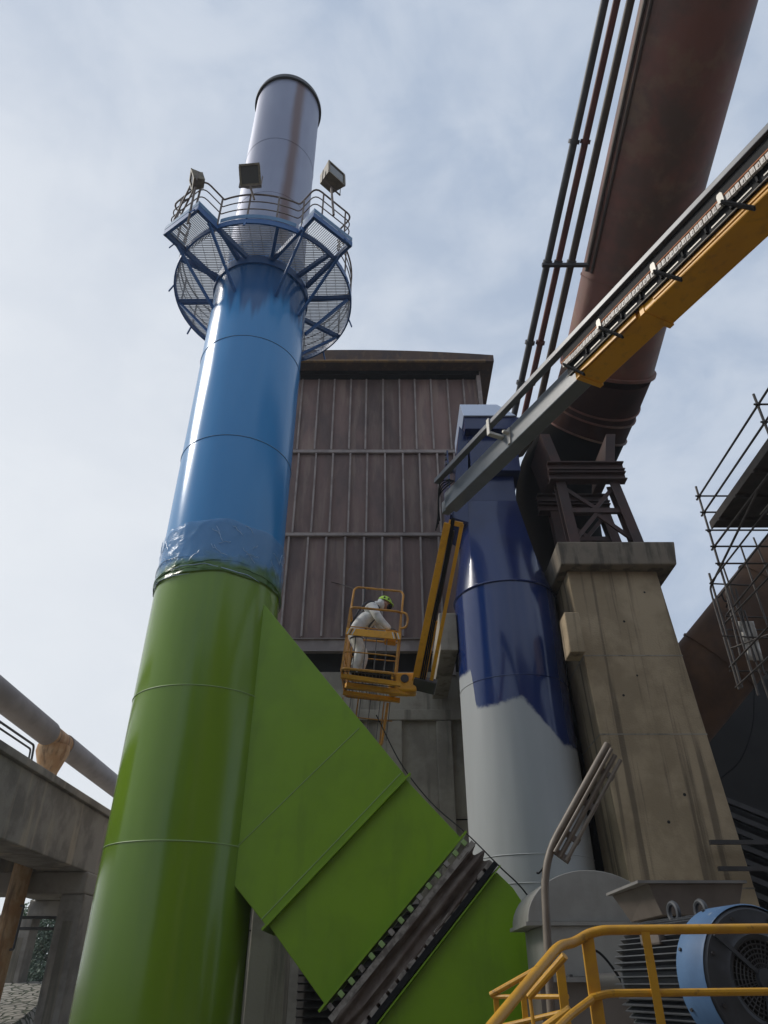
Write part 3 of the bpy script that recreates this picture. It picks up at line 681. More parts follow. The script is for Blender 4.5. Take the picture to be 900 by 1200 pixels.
# ------------------------------------------------------------------ navy cyclone
SX, SY, SR = 3.69, 19.65, 1.52
Sc = Vector((SX,SY,0))
st = thing('navy_separator', (SX,SY,0), 'navy blue steel separator tower left in pale primer at its foot', 'tower')
MB().lathe(Sc, [(SR,0),(SR,4),(SR,8),(SR,11.35)], 80).build('cylinder', M_silo, st)
for z in (3.55,4.15,8.5): MB().torus(Sc+Vector((0,0,z)), SR+.001, .012, 80, 6).build('weld_seam', M_silo, st)
MB().torus(Sc+Vector((0,0,11.33)), SR+.01, .03, 80, 6).build('shoulder_seam', M_navy, st)
# square-to-round transition
mb=MB(); n=80; zt=14.6; hs=.80
sq=[]
for j in range(n):
    t=2*math.pi*j/n; c,s2=math.cos(t),math.sin(t); k=hs/max(abs(c),abs(s2)); sq.append((c*k,s2*k))
for i in range(9):
    f=i/8; z=11.35+(zt-11.35)*f
    for j in range(n):
        t=2*math.pi*j/n; cx=math.cos(t)*SR*(1-f)+sq[j][0]*f; cy=math.sin(t)*SR*(1-f)+sq[j][1]*f
        mb.v.append(Sc+Vector((cx-.22*f,cy,z)))
for i in range(8):
    for j in range(n): k=(j+1)%n; mb.f.append((i*n+j,i*n+k,(i+1)*n+k,(i+1)*n+j))
mb.build('transition_cone', M_navy, st, ang=25)
tx=SX-.22
MB().box(tx-hs,tx+hs,SY-hs,SY+hs,14.6,15.6).build('riser', M_navy, st, smooth=False, bevel=.01)
# inlet hood: deeper box up to the cap, coloured pale for its sky reflection, flanged to the left
q0=P(527,520,18.3); q1=P(600,520,18.3)
hx0=P(543,487,18.2).x
MB().box(hx0+.16,tx+1.0,SY-1.1,SY+1.25,15.6,17.1).build('hood_neck', M_navy, st, smooth=False, bevel=.015)
MB().box(hx0+.03,tx+1.1,SY-1.42,SY+1.4,17.1,17.62).build('hood', M_navy, st, smooth=False, bevel=.015)
mb=MB(); z0=17.62; z1=18.62; x0=P(537,470,19.0).x
mb.hexa([(hx0,SY-1.5,z0),(tx+1.0,SY-1.5,z0),(tx+1.0,SY+1.45,z0),(hx0,SY+1.45,z0),(hx0-.02,SY-.95,z1),(tx+.5,SY-.95,z1),(tx+.5,SY+1.2,z1),(hx0-.02,SY+1.2,z1)])
mb.build('cap', M_skyglint, st, smooth=False, bevel=.01)
mb=MB(); l0=P(526,557,19.0)
mb.hexa([(l0.x,SY-.75,14.0),(tx-hs-.002,SY-.9,13.7),(tx-hs-.002,SY+.9,13.7),(l0.x,SY+.75,14.0),(hx0-.12,SY-1.1,17.5),(hx0+.158,SY-1.05,17.1),(hx0+.158,SY+1.0,17.1),(hx0-.12,SY+.9,17.5)])
mb.build('side_inlet', M_navy, st, smooth=False, bevel=.01)
ifl=MB().box(l0.x-.06,l0.x+.0,SY-.9,SY+.9,14.0,16.6).build('inlet_flange', M_navy, st, smooth=False)
for i in range(12):
    MB().box(l0.x-.12,l0.x-.061,SY-.93,SY-.85,14.1+i*.21,14.18+i*.21).build('flange_bolt', M_slat, ifl, smooth=False)

# concrete beam ends on both sides of the tower
bm1=P(514,718,19.4); bm2=P(538,762,19.4)
mb=MB().box(bm1.x,bm2.x-.02,19.4,FY-.37,bm2.z,bm1.z); tag(mb.build('concrete_beam', M_conc, smooth=False, bevel=.03),'pale concrete beam end jutting from the wall left of the navy tower','beam')
bm1=P(661,717,17.35); bm2=P(686,762,17.35)
mb=MB().box(bm1.x,bm2.x,17.35,17.99,bm2.z-.05,bm1.z); tag(mb.build('concrete_corbel', M_pier, smooth=False, bevel=.03),'short concrete corbel on the left edge of the tall pier','corbel')

# ------------------------------------------------------------------ pier with trestle
pt = thing('concrete_pier', (6.8,18.0,0), 'tall tan concrete pier with a wide cap, streaked by water', 'pier')
def pierx(v): 
    return
PY0,PY1=18.0,19.9
mb=MB()
zb,ztp=0,11.55
xl_b,xr_b=.316*18,.475*18; xl_t,xr_t=.2935*18,.437*18
mb.hexa([(xl_b,PY0,zb),(xr_b,PY0,zb),(xr_b,PY1,zb),(xl_b,PY1,zb),(xl_t,PY0,ztp),(xr_t,PY0,ztp),(xr_t,PY1,ztp),(xl_t,PY1,ztp)])
mb.build('shaft', M_pier, pt, smooth=False, bevel=.03)
for z in (8.95,6.85,3.4):
    k=z/ztp; xa=xl_b+(xl_t-xl_b)*k; xb=xr_b+(xr_t-xr_b)*k
    MB().box(xa-.004,xb+.004,PY0-.006,PY1+.006,z,z+.035).build('pour_joint', M_conc, pt, smooth=False)
c0=P(653,640,17.55); c1=P(791,640,17.55)
mb=MB(); mb.hexa([(c0.x+.05,17.6,11.55),(c1.x-.05,17.6,11.55),(c1.x-.05,20.2,11.55),(c0.x+.05,20.2,11.55),(c0.x,17.5,12.25),(c1.x,17.5,12.25),(c1.x,20.3,12.25),(c0.x,20.3,12.25)])
mb.build('cap', M_capc, pt, smooth=False, bevel=.04)
for i in range(26):   # small formwork tie holes
    xx=random.uniform(xl_b+.2,xr_t-.2); zz=random.uniform(2,11)
    if i<8: MB().lathe((xx,PY0-.004,zz),[(.001,0),(random.uniform(.02,.045),0)],10,axis=(Vector((0,-1,0)),Vector((1,0,0)),Vector((0,0,1)))).build('tie_hole', M_dark, pt)
tr = thing('steel_trestle', (6.6,18.3,12.25), 'braced brown steel trestle standing on the pier cap under the big duct', 'trestle')
TY0,TY1=17.95,19.6
bot=[P(672,632,TY0),P(746,632,TY0)]; top=[P(656,566,TY0),P(718,566,TY0)]
zt=top[0].z
for y,off in ((TY0,0),(TY1,.15)):
    for k in (0,1):
        mb=MB(); mb.ibeam((bot[k].x+off,y,12.26),(top[k].x+off,y+.05,zt),.30,.34,.04,up=(0,1,0)); mb.build('leg', M_trest, tr, smooth=False)
        MB().box(bot[k].x+off-.32,bot[k].x+off+.32,y-.25,y+.25,12.252,12.30).build('base_plate', M_trest, tr, smooth=False)
    zc=13.6
    mb=MB(); mb.beam((bot[0].x+off-.12,y,zc),(bot[1].x+off-.10,y,zc),.12,.16); mb.build('cross_tie', M_trest, tr, smooth=False)
    mb=MB(); mx=(bot[0].x+bot[1].x)/2+off-.1
    mb.beam((bot[0].x+off,y,12.5),(mx,y,zc-.1),.08,.12); mb.beam((bot[1].x+off,y+.02,12.5),(mx,y+.02,zc-.1),.08,.12)
    mb.beam((bot[0].x+off-.15,y,zt-.1),(mx,y,zc+.1),.08,.12); mb.beam((bot[1].x+off-.3,y+.02,zt-.1),(mx,y+.02,zc+.1),.08,.12)
    mb.build('bracing', M_trest, tr, smooth=False)
for z,hw in ((zt+.12,0.0),(zt+.5,.0)):
    mb=MB(); mb.ibeam((top[0].x-.35,TY0-.12,z),(top[1].x+.38,TY0-.12,z),.32,.3,.035); mb.build('bearing_beam', M_trest, tr, smooth=False)
    mb=MB(); mb.ibeam((top[0].x-.35,TY1,z),(top[1].x+.38,TY1,z),.32,.3,.035); mb.build('bearing_beam', M_trest, tr, smooth=False)
for k in (0,1):
    mb=MB(); x0=top[k].x; sx=-.25 if k==0 else .25
    mb.hexa([(x0-.15,TY0-.1,zt+.65),(x0+.15,TY0-.1,zt+.65),(x0+.15,TY1,zt+.65),(x0-.15,TY1,zt+.65),(x0-.15+sx,TY0-.1,zt+1.9),(x0+.15+sx,TY0-.1,zt+1.9),(x0+.15+sx,TY1,zt+1.9),(x0-.15+sx,TY1,zt+1.9)])
    mb.build('saddle', M_trest, tr, smooth=False)

# ------------------------------------------------------------------ big brown duct overhead
def catmull(pts, n=8):
    out=[]; P_=[pts[0]*2-pts[1]]+pts+[pts[-1]*2-pts[-2]]
    for i in range(1,len(P_)-2):
        a,b2,c,d=P_[i-1:i+3]
        for k in range(n):
            t=k/n; out.append(.5*((2*b2)+(c-a)*t+(2*a-5*b2+4*c-d)*t*t+(-a+3*b2-3*c+d)*t**3))
    return out+[P_[-2]]
bd = thing('brown_gas_duct', (7.5,18,16), 'huge red-brown steel duct running overhead to the pier and bending down', 'duct')
pA=P(818,0,8.6); pB=P(712,430,18.0)
dirAB=(pB-pA).normalized()
pS=pA-dirAB*7
straight=[pS,pA,pA.lerp(pB,.5),pB]
MB().tube(straight,1.56,64).build('overhead_run', M_duct, bd)
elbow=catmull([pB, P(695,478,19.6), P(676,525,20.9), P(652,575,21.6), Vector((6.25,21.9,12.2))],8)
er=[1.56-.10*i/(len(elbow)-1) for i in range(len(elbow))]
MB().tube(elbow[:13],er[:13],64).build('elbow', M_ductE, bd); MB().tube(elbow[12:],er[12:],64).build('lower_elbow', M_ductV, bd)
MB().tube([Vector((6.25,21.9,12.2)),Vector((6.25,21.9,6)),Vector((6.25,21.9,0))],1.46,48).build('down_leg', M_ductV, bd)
def flange_at(p,d,r,t=.05,wd=.10,name='ring_flange'):
    d=d.normalized(); a=Vector((0,0,1)) if abs(d.z)<.9 else Vector((1,0,0)); u=d.cross(a).normalized(); w2=d.cross(u)
    MB().lathe(p,[(r-.02,-t),(r+wd,-t),(r+wd,t),(r-.02,t)],64,axis=(d,u,w2)).build(name, M_duct, bd)
flange_at(pB,dirAB,1.56,.05,.10); flange_at(pA.lerp(pB,.72),dirAB,1.56,.02,.03)
for i in (6,8,12): flange_at(elbow[i],elbow[i+1]-elbow[i-1],1.54,.03,.05)
# longitudinal pale weld strip on left flank
mb=MB(); side=dirAB.cross(Vector((0,0,1))).normalized()
if side.x>0: side=-side
upv=side.cross(dirAB); 
if upv.z<0: upv=-upv
for k,(a,rr) in enumerate(((R(-20),.045),(R(-9),.06))):
    off=(side*math.cos(a)+upv*math.sin(a))*1.60
    MB().tube([pS+off,pA+off,pA.lerp(pB,.70)+off],rr,8).build('flank_pipe', M_bpipe, bd)

# three pipes to the left
def runpipe(u0,u1,r,m,label,name='service_pipe',dY=0):
    a=P(u0,0,8.5+dY); b2=P(u1,465,18.9+dY); d=(b2-a).normalized()
    o=MB().tube([a-d*6,a,a.lerp(b2,.5),b2,b2+d*1.6,b2+d*2.0+Vector((-.35,0,-.3)),b2+d*2.2+Vector((-2.2,.3,-.7))],r,14).build(name,m)
    return tag(o,label,'pipe','pipes along the big duct'),a,b2,d
o1,a_1,b_1,d_1=runpipe(709,607,.115,M_gpipe,'outermost dark grey pipe of the three beside the big brown duct')
o2,a_2,b_2,d_2=runpipe(723,619,.105,M_redpipe,'oxide red pipe running between the grey and the brown pipe')
o3,a_3,b_3,d_3=runpipe(739,634,.12,M_bpipe,'brown pipe nearest to the flank of the big duct')
k=0
for t,wd in ((.60,1),(.83,0),(.955,0),(.30,0)):
    p1=a_1.lerp(b_1,t); p2=a_2.lerp(b_2,t); p3=a_3.lerp(b_3,t)
    if wd:
        hb=thing('pipe_hanger',tuple(p2),'bracket tying the three pipes to the big duct halfway along','bracket')
        dd=(p3-p1).normalized()
        MB().beam(p1-dd*.2+Vector((0,0,-.16)),p3+dd*.95+Vector((0,0,-.16)),.10,.12).build('arm',M_gpipe,hb,smooth=False)
        for pp,rr in ((p1,.15),(p2,.14),(p3,.155)):
            e=d_1; a=Vector((0,0,1)); u=e.cross(a).normalized(); w2=e.cross(u)
            MB().lathe(pp,[(rr-.05,-.05),(rr,-.05),(rr,.05),(rr-.05,.05)],16,axis=(e,u,w2)).build('clamp',M_gpipe,hb)
    else:
        for pp,d,r,nm,lb in ((p1,d_1,.15,o1,''),(p2,d_2,.135,o2,'')):
            a=Vector((0,0,1)); u=d.cross(a).normalized(); w2=d.cross(u)
            m=MB().lathe(pp,[(r-.04,-.06),(r+.02,-.06),(r+.02,.06),(r-.04,.06)],16,axis=(d,u,w2)); 
            m.build('coupling', M_gpipe if nm is o1 else M_redpipe, nm)

# ------------------------------------------------------------------ boom lift
A=Vector((1.65,14.2,11.3)); B=Vector((3.28,3.5,7.3))
A=P(529,588,14.2); B=P(905,221,5.8)
bdv=(A-B).normalized(); blv=Vector((0,0,1)).cross(bdv).normalized()
if blv.x>0: blv=-blv                      # left side normal
buv=bdv.cross(blv)
if buv.z<0: buv=-buv
LEN=(A-B).length
bl_ = thing('boom_lift', tuple(B-Vector((0,0,3))), 'telescopic boom lift with yellow outer boom, grey inner boom and yellow jib', 'boom lift')
def bpt(s, l=0, z=0):           # s metres from tip A back towards B
    return A - bdv*s + blv*l + buv*z
def bbox(mb, s0, s1, l0, l1, z0, z1):
    c=bpt((s0+s1)/2,(l0+l1)/2,(z0+z1)/2); return mb.obox(c,bdv,blv,buv,abs(s1-s0)/2,abs(l1-l0)/2,abs(z1-z0)/2)
def s_at(u,v):                 # station on boom axis closest to a pixel ray
    best=None
    o=Vector((0,0,CAMH)); d=(P(u,v,10)-o).normalized()
    for i in range(400):
        s=i*.035; q=bpt(s); k=((q-o)-d*(q-o).dot(d)).length
        if best is None or k<best[0]: best=(k,s)
    return best[1]
sY=s_at(695,440); sY2=s_at(770,365); sE=LEN+5
bbox(MB(),-.05,sY+1.5,-.17,.17,-.23,.23).build('inner_boom', M_bgrey, bl_, smooth=False, bevel=.02)
bbox(MB(),sY,sY2+1,-.255,.255,-.31,.31).build('middle_boom', M_yellow, bl_, smooth=False, bevel=.02)
bbox(MB(),sY2,sE,-.30,.30,-.36,.36).build('outer_boom', M_yellow, bl_, smooth=False, bevel=.025)
# wear pad collars and nose plates
for s0,l,z in ((sY-.02,.275,.33),(sY2-.02,.315,.378)):
    mb=MB(); bbox(mb,s0,s0+.10,l-.03,l,-z,z); bbox(mb,s0,s0+.10,-l,-l+.03,-z,z); bbox(mb,s0,s0+.10,-l+.031,l-.031,-z,-z+.03); bbox(mb,s0,s0+.10,-l+.031,l-.031,z-.03,z)
    mb.build('collar', M_yellow, bl_, smooth=False, bevel=.006)
mb=MB(); 
pp=[bpt(sY-.22+.22*(1-math.sin(t)) if False else sY+.35-.45*math.sin(t),   .282, -.31+.29*(1-math.cos(t))) for t in [R(180)*k/10 for k in range(11)]]
mb.prism(pp+[bpt(sY+1.6,.282,.27),bpt(sY+1.6,.282,-.31)], blv*.03); mb.build('nose_plate', M_yellow, bl_, smooth=False)
# flank ribs along yellow boom
for z in (-.29,):
    bbox(MB(),sY2+.3,sE,.30,.318,z,z+.035).build('flank_rib', M_yellow, bl_, smooth=False)
# carrier tray
bbox(MB(),.05,sE,.36,.50,.36,.48).build('carrier_tray', M_tray, bl_, smooth=False, bevel=.012)
bbox(MB(),sY-.1,sE,.29,.43,.10,.357).build('tray_liner', M_rubber, bl_, smooth=False)
ccn=bbox(MB(),sY-.1,sE,.302,.37,-.20,.097).build('carrier_channel', M_rubber, bl_, smooth=False)
hs_=MB(); k=sY-.12
while k<sE:
    ln=.085; j=random.uniform(-.005,.005); e=random.uniform(.78,.9)
    bbox(hs_,k,k+ln*e,.405+j,.45+j,-.03,.085); bbox(hs_,k+.03,k+.05,.45,.458,.0,.05); k+=ln
hs_.build('cable_chain', M_hose, bl_, smooth=False)
MB().tube([bpt(sY-.15,.45,.105),bpt(sE,.45,.105)],.014,8).build('hose', M_orange, bl_)
MB().tube([bpt(sY-.15,.36,-.20),bpt(sE,.36,-.20)],.010,8).build('guide_wire', M_plate, bl_)
k=sY+.1
while k<sE:
    bbox(MB(),k,k+.26,.372,.38,-.15,-.125).build('carrier_link', M_plate, ccn, smooth=False)
    bbox(MB(),k+.36,k+.39,.371,.41,-.17,.0).build('carrier_link', M_rubber, ccn, smooth=False); k+=.46
for (u,v) in ((680,428),(712,374),(773,306),(848,222)):
    s0=s_at(u+10,v+14)
    if u>690:
        mb=MB(); mb.prism([bpt(s0-.05,.462,.0),bpt(s0+.05,.462,.0),bpt(s0+.05,.462,.15),bpt(s0+.03,.462,.19),bpt(s0-.03,.462,.19),bpt(s0-.05,.462,.15)],blv*.02)
        mb.build('roller_plate', M_plate, bl_, smooth=False)
    mb=MB(); mb.beam(bpt(s0,.475,.0),bpt(s0+.30,.30,-.42),.075,.03); mb.build('roller_bracket', M_rubber, bl_, smooth=False)
# bracket near the tip joining tray and grey boom
s0=s_at(588,512)
mb=MB(); bbox(mb,s0-.05,s0+.05,.505,.53,.10,.52); bbox(mb,s0-.05,s0+.06,.171,.504,.10,.16); mb.build('tray_bracket', M_plate, bl_, smooth=False, bevel=.006)
mb=MB(); mb.lathe(bpt(s0+.25,.17,.08),[(.05,0),(.05,.12),(.03,.16)],12,capt=True,axis=(blv,bdv,buv)); bbox(mb,s0+.2,s0+.3,.171,.2,-.2,.2); mb.build('roller', M_plate, bl_)
# tip fittings
mb=MB(); bbox(mb,-.32,.02,-.10,.10,-.2,.12); mb.build('tip_knuckle', M_bgrey, bl_, smooth=False, bevel=.02)
mb=MB()
for q in range(4):
    pts=[bpt(.5-.06*q,.2,.25+.05*q),bpt(.1,.28+.03*q,.2+.05*q),bpt(-.25,.22,.12-.1*q),bpt(-.42,.1+.04*q,-.35-.1*q)]
    mb.tube(catmull(pts,5),.016,6)
mb.build('tip_hoses', M_rubber, bl_)
# jib
J0=P(527,606,14.15); J1=P(487,802,16.9)
jd=(J1-J0).normalized(); js=jd.cross(Vector((0,1,0))).normalized()
if js.x<0: js=-js
jf=js.cross(jd)
jl=(J1-J0).length
MB().beam(J0+jd*.15-js*.02,J0+jd*(jl*.98)-js*.02,.17,.17,up=jf).build('jib_arm', M_yellow, bl_, smooth=False, bevel=.012)
MB().beam(J0+js*.32+jd*.1,J1+js*.36-jd*.1,.09,.10,up=jf).build('jib_link', M_yellow, bl_, smooth=False, bevel=.01)
MB().obox(J0+jd*(jl*.78)+js*.10,jd,js,jf,.75,.12,.05).build('jib_gusset', M_yellow, bl_, smooth=False, bevel=.01)
MB().beam(J0+js*.0+jd*.12,J0+js*.34+jd*.12,.12,.10,up=jf).build('jib_head', M_yellow, bl_, smooth=False, bevel=.01)
mb=MB(); mb.tube([J0+js*.14+jd*.3,J0+js*.15+jd*2.1],.05,10); mb.tube([J0+js*.15+jd*2.1,J0+js*.17+jd*3.0],.028,10); mb.build('jib_cylinder', M_black, bl_)
mb=MB()
for q in range(3): mb.tube(catmull([J0+js*(.06+.03*q)-jf*.05,J0+js*(.10+.03*q)+jd*1.2-jf*.11,J0+js*(.08+.04*q)+jd*2.6-jf*.07,J1+js*(.1+.05*q)-jf*.1],6),.018,6)
mb.build('jib_hoses', M_rubber, bl_)
MB().obox(J1+js*.22-jd*.05,jd,js,jf,.16,.28,.14).build('jib_foot', M_slat, bl_, smooth=False, bevel=.03)
# rotator
RT=P(474,800,17.0)

MB().obox(RT+Vector((-.05,0,-.05)),Vector((1,0,0)),Vector((0,1,0)),Vector((0,0,1)),.34,.22,.24).build('rotator', M_yellow, bl_, smooth=False, bevel=.05)
MB().lathe(RT+Vector((.0,-.24,.02)),[(.001,-.02),(.10,-.02),(.10,.03)],16,axis=(Vector((0,1,0)),Vector((1,0,0)),Vector((0,0,1)))).build('rotator_cap', M_slat, bl_)

# ------------------------------------------------------------------ basket (work platform)
fl=P(405,788,16.0); frr=P(461,788,16.0)
BX0,BX1=fl.x-.10,frr.x+.04; BY0,BY1=15.95,17.9; BZ=fl.z; 
bk = thing('work_basket', ((BX0+BX1)/2,(BY0+BY1)/2,BZ), 'yellow tubular work basket hanging at the end of the jib', 'basket')
TOP=BZ+1.62
def rail(z,r=.03,name='rail',y1=BY1):
    pts=[(BX0,BY0+.7,z),(BX0,BY0,z),(BX1,BY0,z),(BX1,y1,z),(BX0,y1,z),(BX0,BY0+.7,z)]
    MB().tube(rounded(pts,.16),r,8).build(name,M_ybask,bk)
rail(TOP,.030,'top_rail'); rail(BZ+.45,.018,'mid_rail'); rail(BZ+1.1,.016,'mid_rail')
rail(BZ+.02,.035,'floor_frame')
for (x,y) in ((BX0,BY0+.05),(BX1,BY0+.05),(BX0,BY1-.05),(BX1,BY1-.05),(BX0,16.9),(BX1,16.9)):
    MB().beam((x,y,BZ),(x,y,TOP),.045,.045).build('corner_post',M_ybask,bk,smooth=False)
for i in range(4):
    x=BX0+(BX1-BX0)*(i+1)/5; MB().tube([(x,BY0,BZ),(x-.02,BY0,BZ+.86)],.013,6).build('baluster',M_slat,bk)
for i in range(6):
    y=BY0+.25+i*.28
    for x in (BX0,BX1): MB().tube([(x,y,BZ),(x,y,BZ+1.1)],.012,6).build('side_baluster',M_ybask,bk)
for i in range(5):
    x=BX0+(BX1-BX0)*(i+.6)/5; MB().tube([(x,BY1,BZ-1.0),(x,BY1,BZ+1.1)],.012,6).build('back_baluster',M_slat,bk)
MB().tube([(BX0,BY1,BZ-.5),(BX1,BY1,BZ-.5)],.016,6).build('under_rail',M_ybask,bk)
fpn=MB().box(BX0-.02,BX1+.05,BY0-.05,BY0-.012,BZ+.86,BZ+1.04).build('front_panel',M_yellow,bk,smooth=False,bevel=.008)
for x0,sg in ((BX0-.02,1),(BX1+.05,-1)):
    for k in range(3):
        x=x0+sg*(.02+.06*k); MB().add([(x,BY0-.054,BZ+.87),(x+sg*.03,BY0-.054,BZ+.87),(x+sg*.06+sg*.03,BY0-.054,BZ+1.03),(x+sg*.06,BY0-.054,BZ+1.03)],[(0,1,2,3)]).build('chevron',M_chev if k!=1 else M_black,fpn,smooth=False)
# raised guard hoop over the basket
HZ=P(430,688,16.4).z
pts=[(BX0-.03,16.3,BZ+.1),(BX0-.02,16.45,HZ-.1),(BX0+.05,16.5,HZ),(BX1-.08,16.5,HZ),(BX1+.0,16.45,HZ-.1),(BX1+.0,16.3,BZ+.6)]
MB().tube(rounded(pts,.12),.028,8).build('guard_hoop',M_ybask,bk)
MB().tube([(BX0+.25,16.5,HZ),(BX0+.3,16.45,BZ+.8)],.02,8).build('hoop_strut',M_slat,bk)
pts=[(BX1,BY0+.02,TOP),(BX1+.14,BY0-.05,TOP-.06),(BX1+.18,BY0-.05,TOP-.2),(BX1+.16,BY0-.04,TOP-.42),(BX1+.02,BY0,TOP-.45)]
MB().tube(rounded(pts,.08),.028,8).build('side_handle',M_ybask,bk)
# mesh floor + underframe
flr=MB(); x=BX0+.05
while x<BX1: flr.beam((x,BY0,BZ),(x,BY1,BZ),.012,.02); x+=.085
y=BY0+.1
while y<BY1: flr.beam((BX0,y,BZ-.012),(BX1,y,BZ-.012),.02,.014); y+=.24
flr.build('mesh_floor',M_slat,bk,smooth=False)
for y in (BY0+.25,BY1-.55): MB().beam((BX0-.02,y,BZ-.08),(BX1+.15,y+.1,BZ-.1),.10,.10).build('floor_bearer',M_yellow,bk,smooth=False)
for (x,dx) in ((BX0-.04,-.03),(BX0+.35,0),(BX1-.25,0)):
    MB().beam((x,BY1-.1,BZ-.05),(x+dx,BY1-.15,BZ-1.15),.032,.032).build('under_post',M_ybask,bk,smooth=False)
MB().tube(rounded([(BX0-.07,BY1-.15,BZ-.3),(BX0-.07,BY1-.15,BZ-1.2),(BX1-.2,BY1-.15,BZ-1.2),(BX1-.15,BY1-.15,BZ-.1)],.12),.035,8).build('under_bar',M_ybask,bk)
MB().beam((BX0+.1,BY0+.5,BZ-.2),(BX1+.35,16.95,BZ-.08),.16,.12).build('support_arm',M_yellow,bk,smooth=False,bevel=.02)
MB().box(BX1-.34,BX1-.06,BY0+.1,BY0+.35,BZ+.85,BZ+1.15).build('control_box',M_yellow,bk,smooth=False,bevel=.02)
MB().box(BX0+.22,BX1-.1,16.3,16.7,BZ+.03,BZ+.2).build('tool_bag',M_rubber,bk,smooth=False,bevel=.04)
bk.rotation_euler=(0,R(6),0)
# ------------------------------------------------------------------ worker
def skin_body(name, verts, edges, radii, m, parent, org, sub=2):
    me=bpy.data.meshes.new(name); me.from_pydata([tuple(Vector(v)) for v in verts],edges,[]); me.materials.append(m)
    o=bpy.data.objects.new(name,me); COL.objects.link(o)
    sk=o.modifiers.new('skin','SKIN'); sk.use_smooth_shade=True
    for i,r in enumerate(radii):
        sv=me.skin_vertices[0].data[i]; sv.radius=(r,r) if not isinstance(r,tuple) else r; sv.use_root=(i==0)
    ss=o.modifiers.new('sub','SUBSURF'); ss.levels=sub; ss.render_levels=sub
    if parent: o.parent=parent
    o.location=org; return o
wx=P(416,782,16.45).x; wb=Vector((wx,16.5,BZ+.04)); PS=1.29
# local coords: x towards picture right (worker faces right), y away
vs=[(0.0,0,.90),(.10,0,1.08),(.27,0,1.27),(.37,0,1.40),(.45,0,1.47),     #0-4 pelvis, waist, chest, upper chest, neck
    (.33,-.20,1.38),(.43,-.27,1.12),(.62,-.22,.93),(.68,-.21,.90),          #5-8 near arm
    (.33,.20,1.38),(.48,.26,1.14),(.70,.20,1.0),(.76,.19,.99),              #9-12 far arm
    (-.02,-.12,.84),(.10,-.14,.50),(-.02,-.14,.10),(.10,-.15,.05),          #13-16 near leg
    (-.02,.12,.84),(.16,.14,.50),(.05,.14,.10),(.17,.14,.05)]               #17-20 far leg
es=[(0,1),(1,2),(2,3),(3,4),(3,5),(5,6),(6,7),(7,8),(3,9),(9,10),(10,11),(11,12),(0,13),(13,14),(14,15),(15,16),(0,17),(17,18),(18,19),(19,20)]
rs=[(.215,.19),(.20,.18),(.215,.19),(.165,.145),.085, .105,.085,.068,.045, .105,.085,.068,.045, .14,.11,.09,.06, .14,.11,.09,.06]
wk=skin_body('person',vs,es,rs,M_cloth,None,wb)
tag(wk,'worker in white coverall and lime helmet bending forward in the yellow basket','person'); WORLD[wk.name]=wb
W_=lambda x,y,z: wb+Vector((x,y,z))
wk.scale=(PS,PS,PS)
hd=MB(); hd.sphere(W_(.56,0,1.545),.098,16,12,(1.08,.9,1.2)); 
hd.sphere(W_(.665,0,1.525),.022,8,6,(1.2,.8,1.3)); hd.sphere(W_(.57,-.09,1.53),.028,8,6,(.8,.5,1.3)); hd.sphere(W_(.57,.09,1.53),.028,8,6,(.8,.5,1.3))
hdo=hd.build('head',M_skin,wk)
ey=MB()
for sg in (-1,1): ey.sphere(W_(.645,sg*.035,1.555),.013,8,6)
ey.build('eyes',M_black,hdo)
mk=MB(); mk.sphere(W_(.645,0,1.475),.062,12,8,(1,1.1,.9)); mk.lathe(W_(.655,-.05,1.46),[(.001,.05),(.035,.05),(.035,0)],12,axis=(Vector((.6,-.8,0)),Vector((0,0,1)),Vector((.8,.6,0)))); mk.build('respirator',M_rubber,wk)
hh=MB(); o=0; n=20
for i in range(8):
    ph=R(90)*i/7
    for j in range(n):
        t=2*math.pi*j/n; hh.v.append(W_(.56,0,1.585)+Matrix.Rotation(R(22),3,'Y')@Vector((.145*math.cos(t)*math.cos(ph),.122*math.sin(t)*math.cos(ph),.125*math.sin(ph))))
for i in range(7):
    for j in range(n): k=(j+1)%n; hh.f.append((i*n+j,i*n+k,(i+1)*n+k,(i+1)*n+j))
hh.add([W_(.56,0,1.585)+Matrix.Rotation(R(22),3,'Y')@Vector((x,y,z)) for x,y,z in ((.10,-.10,.0),(.185,-.06,-.015),(.20,0,-.015),(.185,.06,-.015),(.10,.10,0),(.10,-.10,.015),(.185,-.06,0),(.20,0,0),(.185,.06,0),(.10,.10,.015))],[(0,1,2,3,4),(9,8,7,6,5),(0,5,6,1),(1,6,7,2),(2,7,8,3),(3,8,9,4),(4,9,5,0)])
hlm=hh.build('helmet',M_helmet,wk)
ht=MB()
for t in (R(-60),R(-100)): ht.sphere(W_(.56,0,1.585)+Matrix.Rotation(R(22),3,'Y')@Vector((.135*math.cos(t),.118*math.sin(t),.045)),.022,8,6,(1,.5,1))
ht.build('helmet_vents',M_black,hlm)
hn=MB()
hn.torus(W_(.06,0,1.02),.165,.022,24,6,axis=(Vector((.4,0,.92)),Vector((.92,0,-.4)),Vector((0,1,0))))
for sg in (-1,1): hn.tube(catmull([W_(-.09,sg*.08,1.06),W_(.10,sg*.11,1.42),W_(.30,sg*.10,1.55),W_(.46,sg*.09,1.36),W_(.25,sg*.10,1.0)],5),.02,6)
for sg in (-1,1): hn.torus(W_(.02,sg*.12,.74),.115,.02,20,6)
hn.build('harness',M_harness,wk)
for (x,y) in ((.0,-.145),(.07,.14)):
    bo=MB(); bo.sphere(W_(x+.08,y,.055),.06,12,8,(2.2,.85,.9)); bo.tube([W_(x-.01,y,.05),W_(x-.02,y,.2)],.07,10)
    bo.build('boot',M_rubber,wk)
hdm=MB(); hdm.sphere(W_(.40,0,1.50),.10,14,10,(1.1,1.25,.9)); hdm.sphere(W_(.50,0,1.54),.118,16,10,(.85,.95,1.05)); hdm.build('hood',M_cloth,wk)
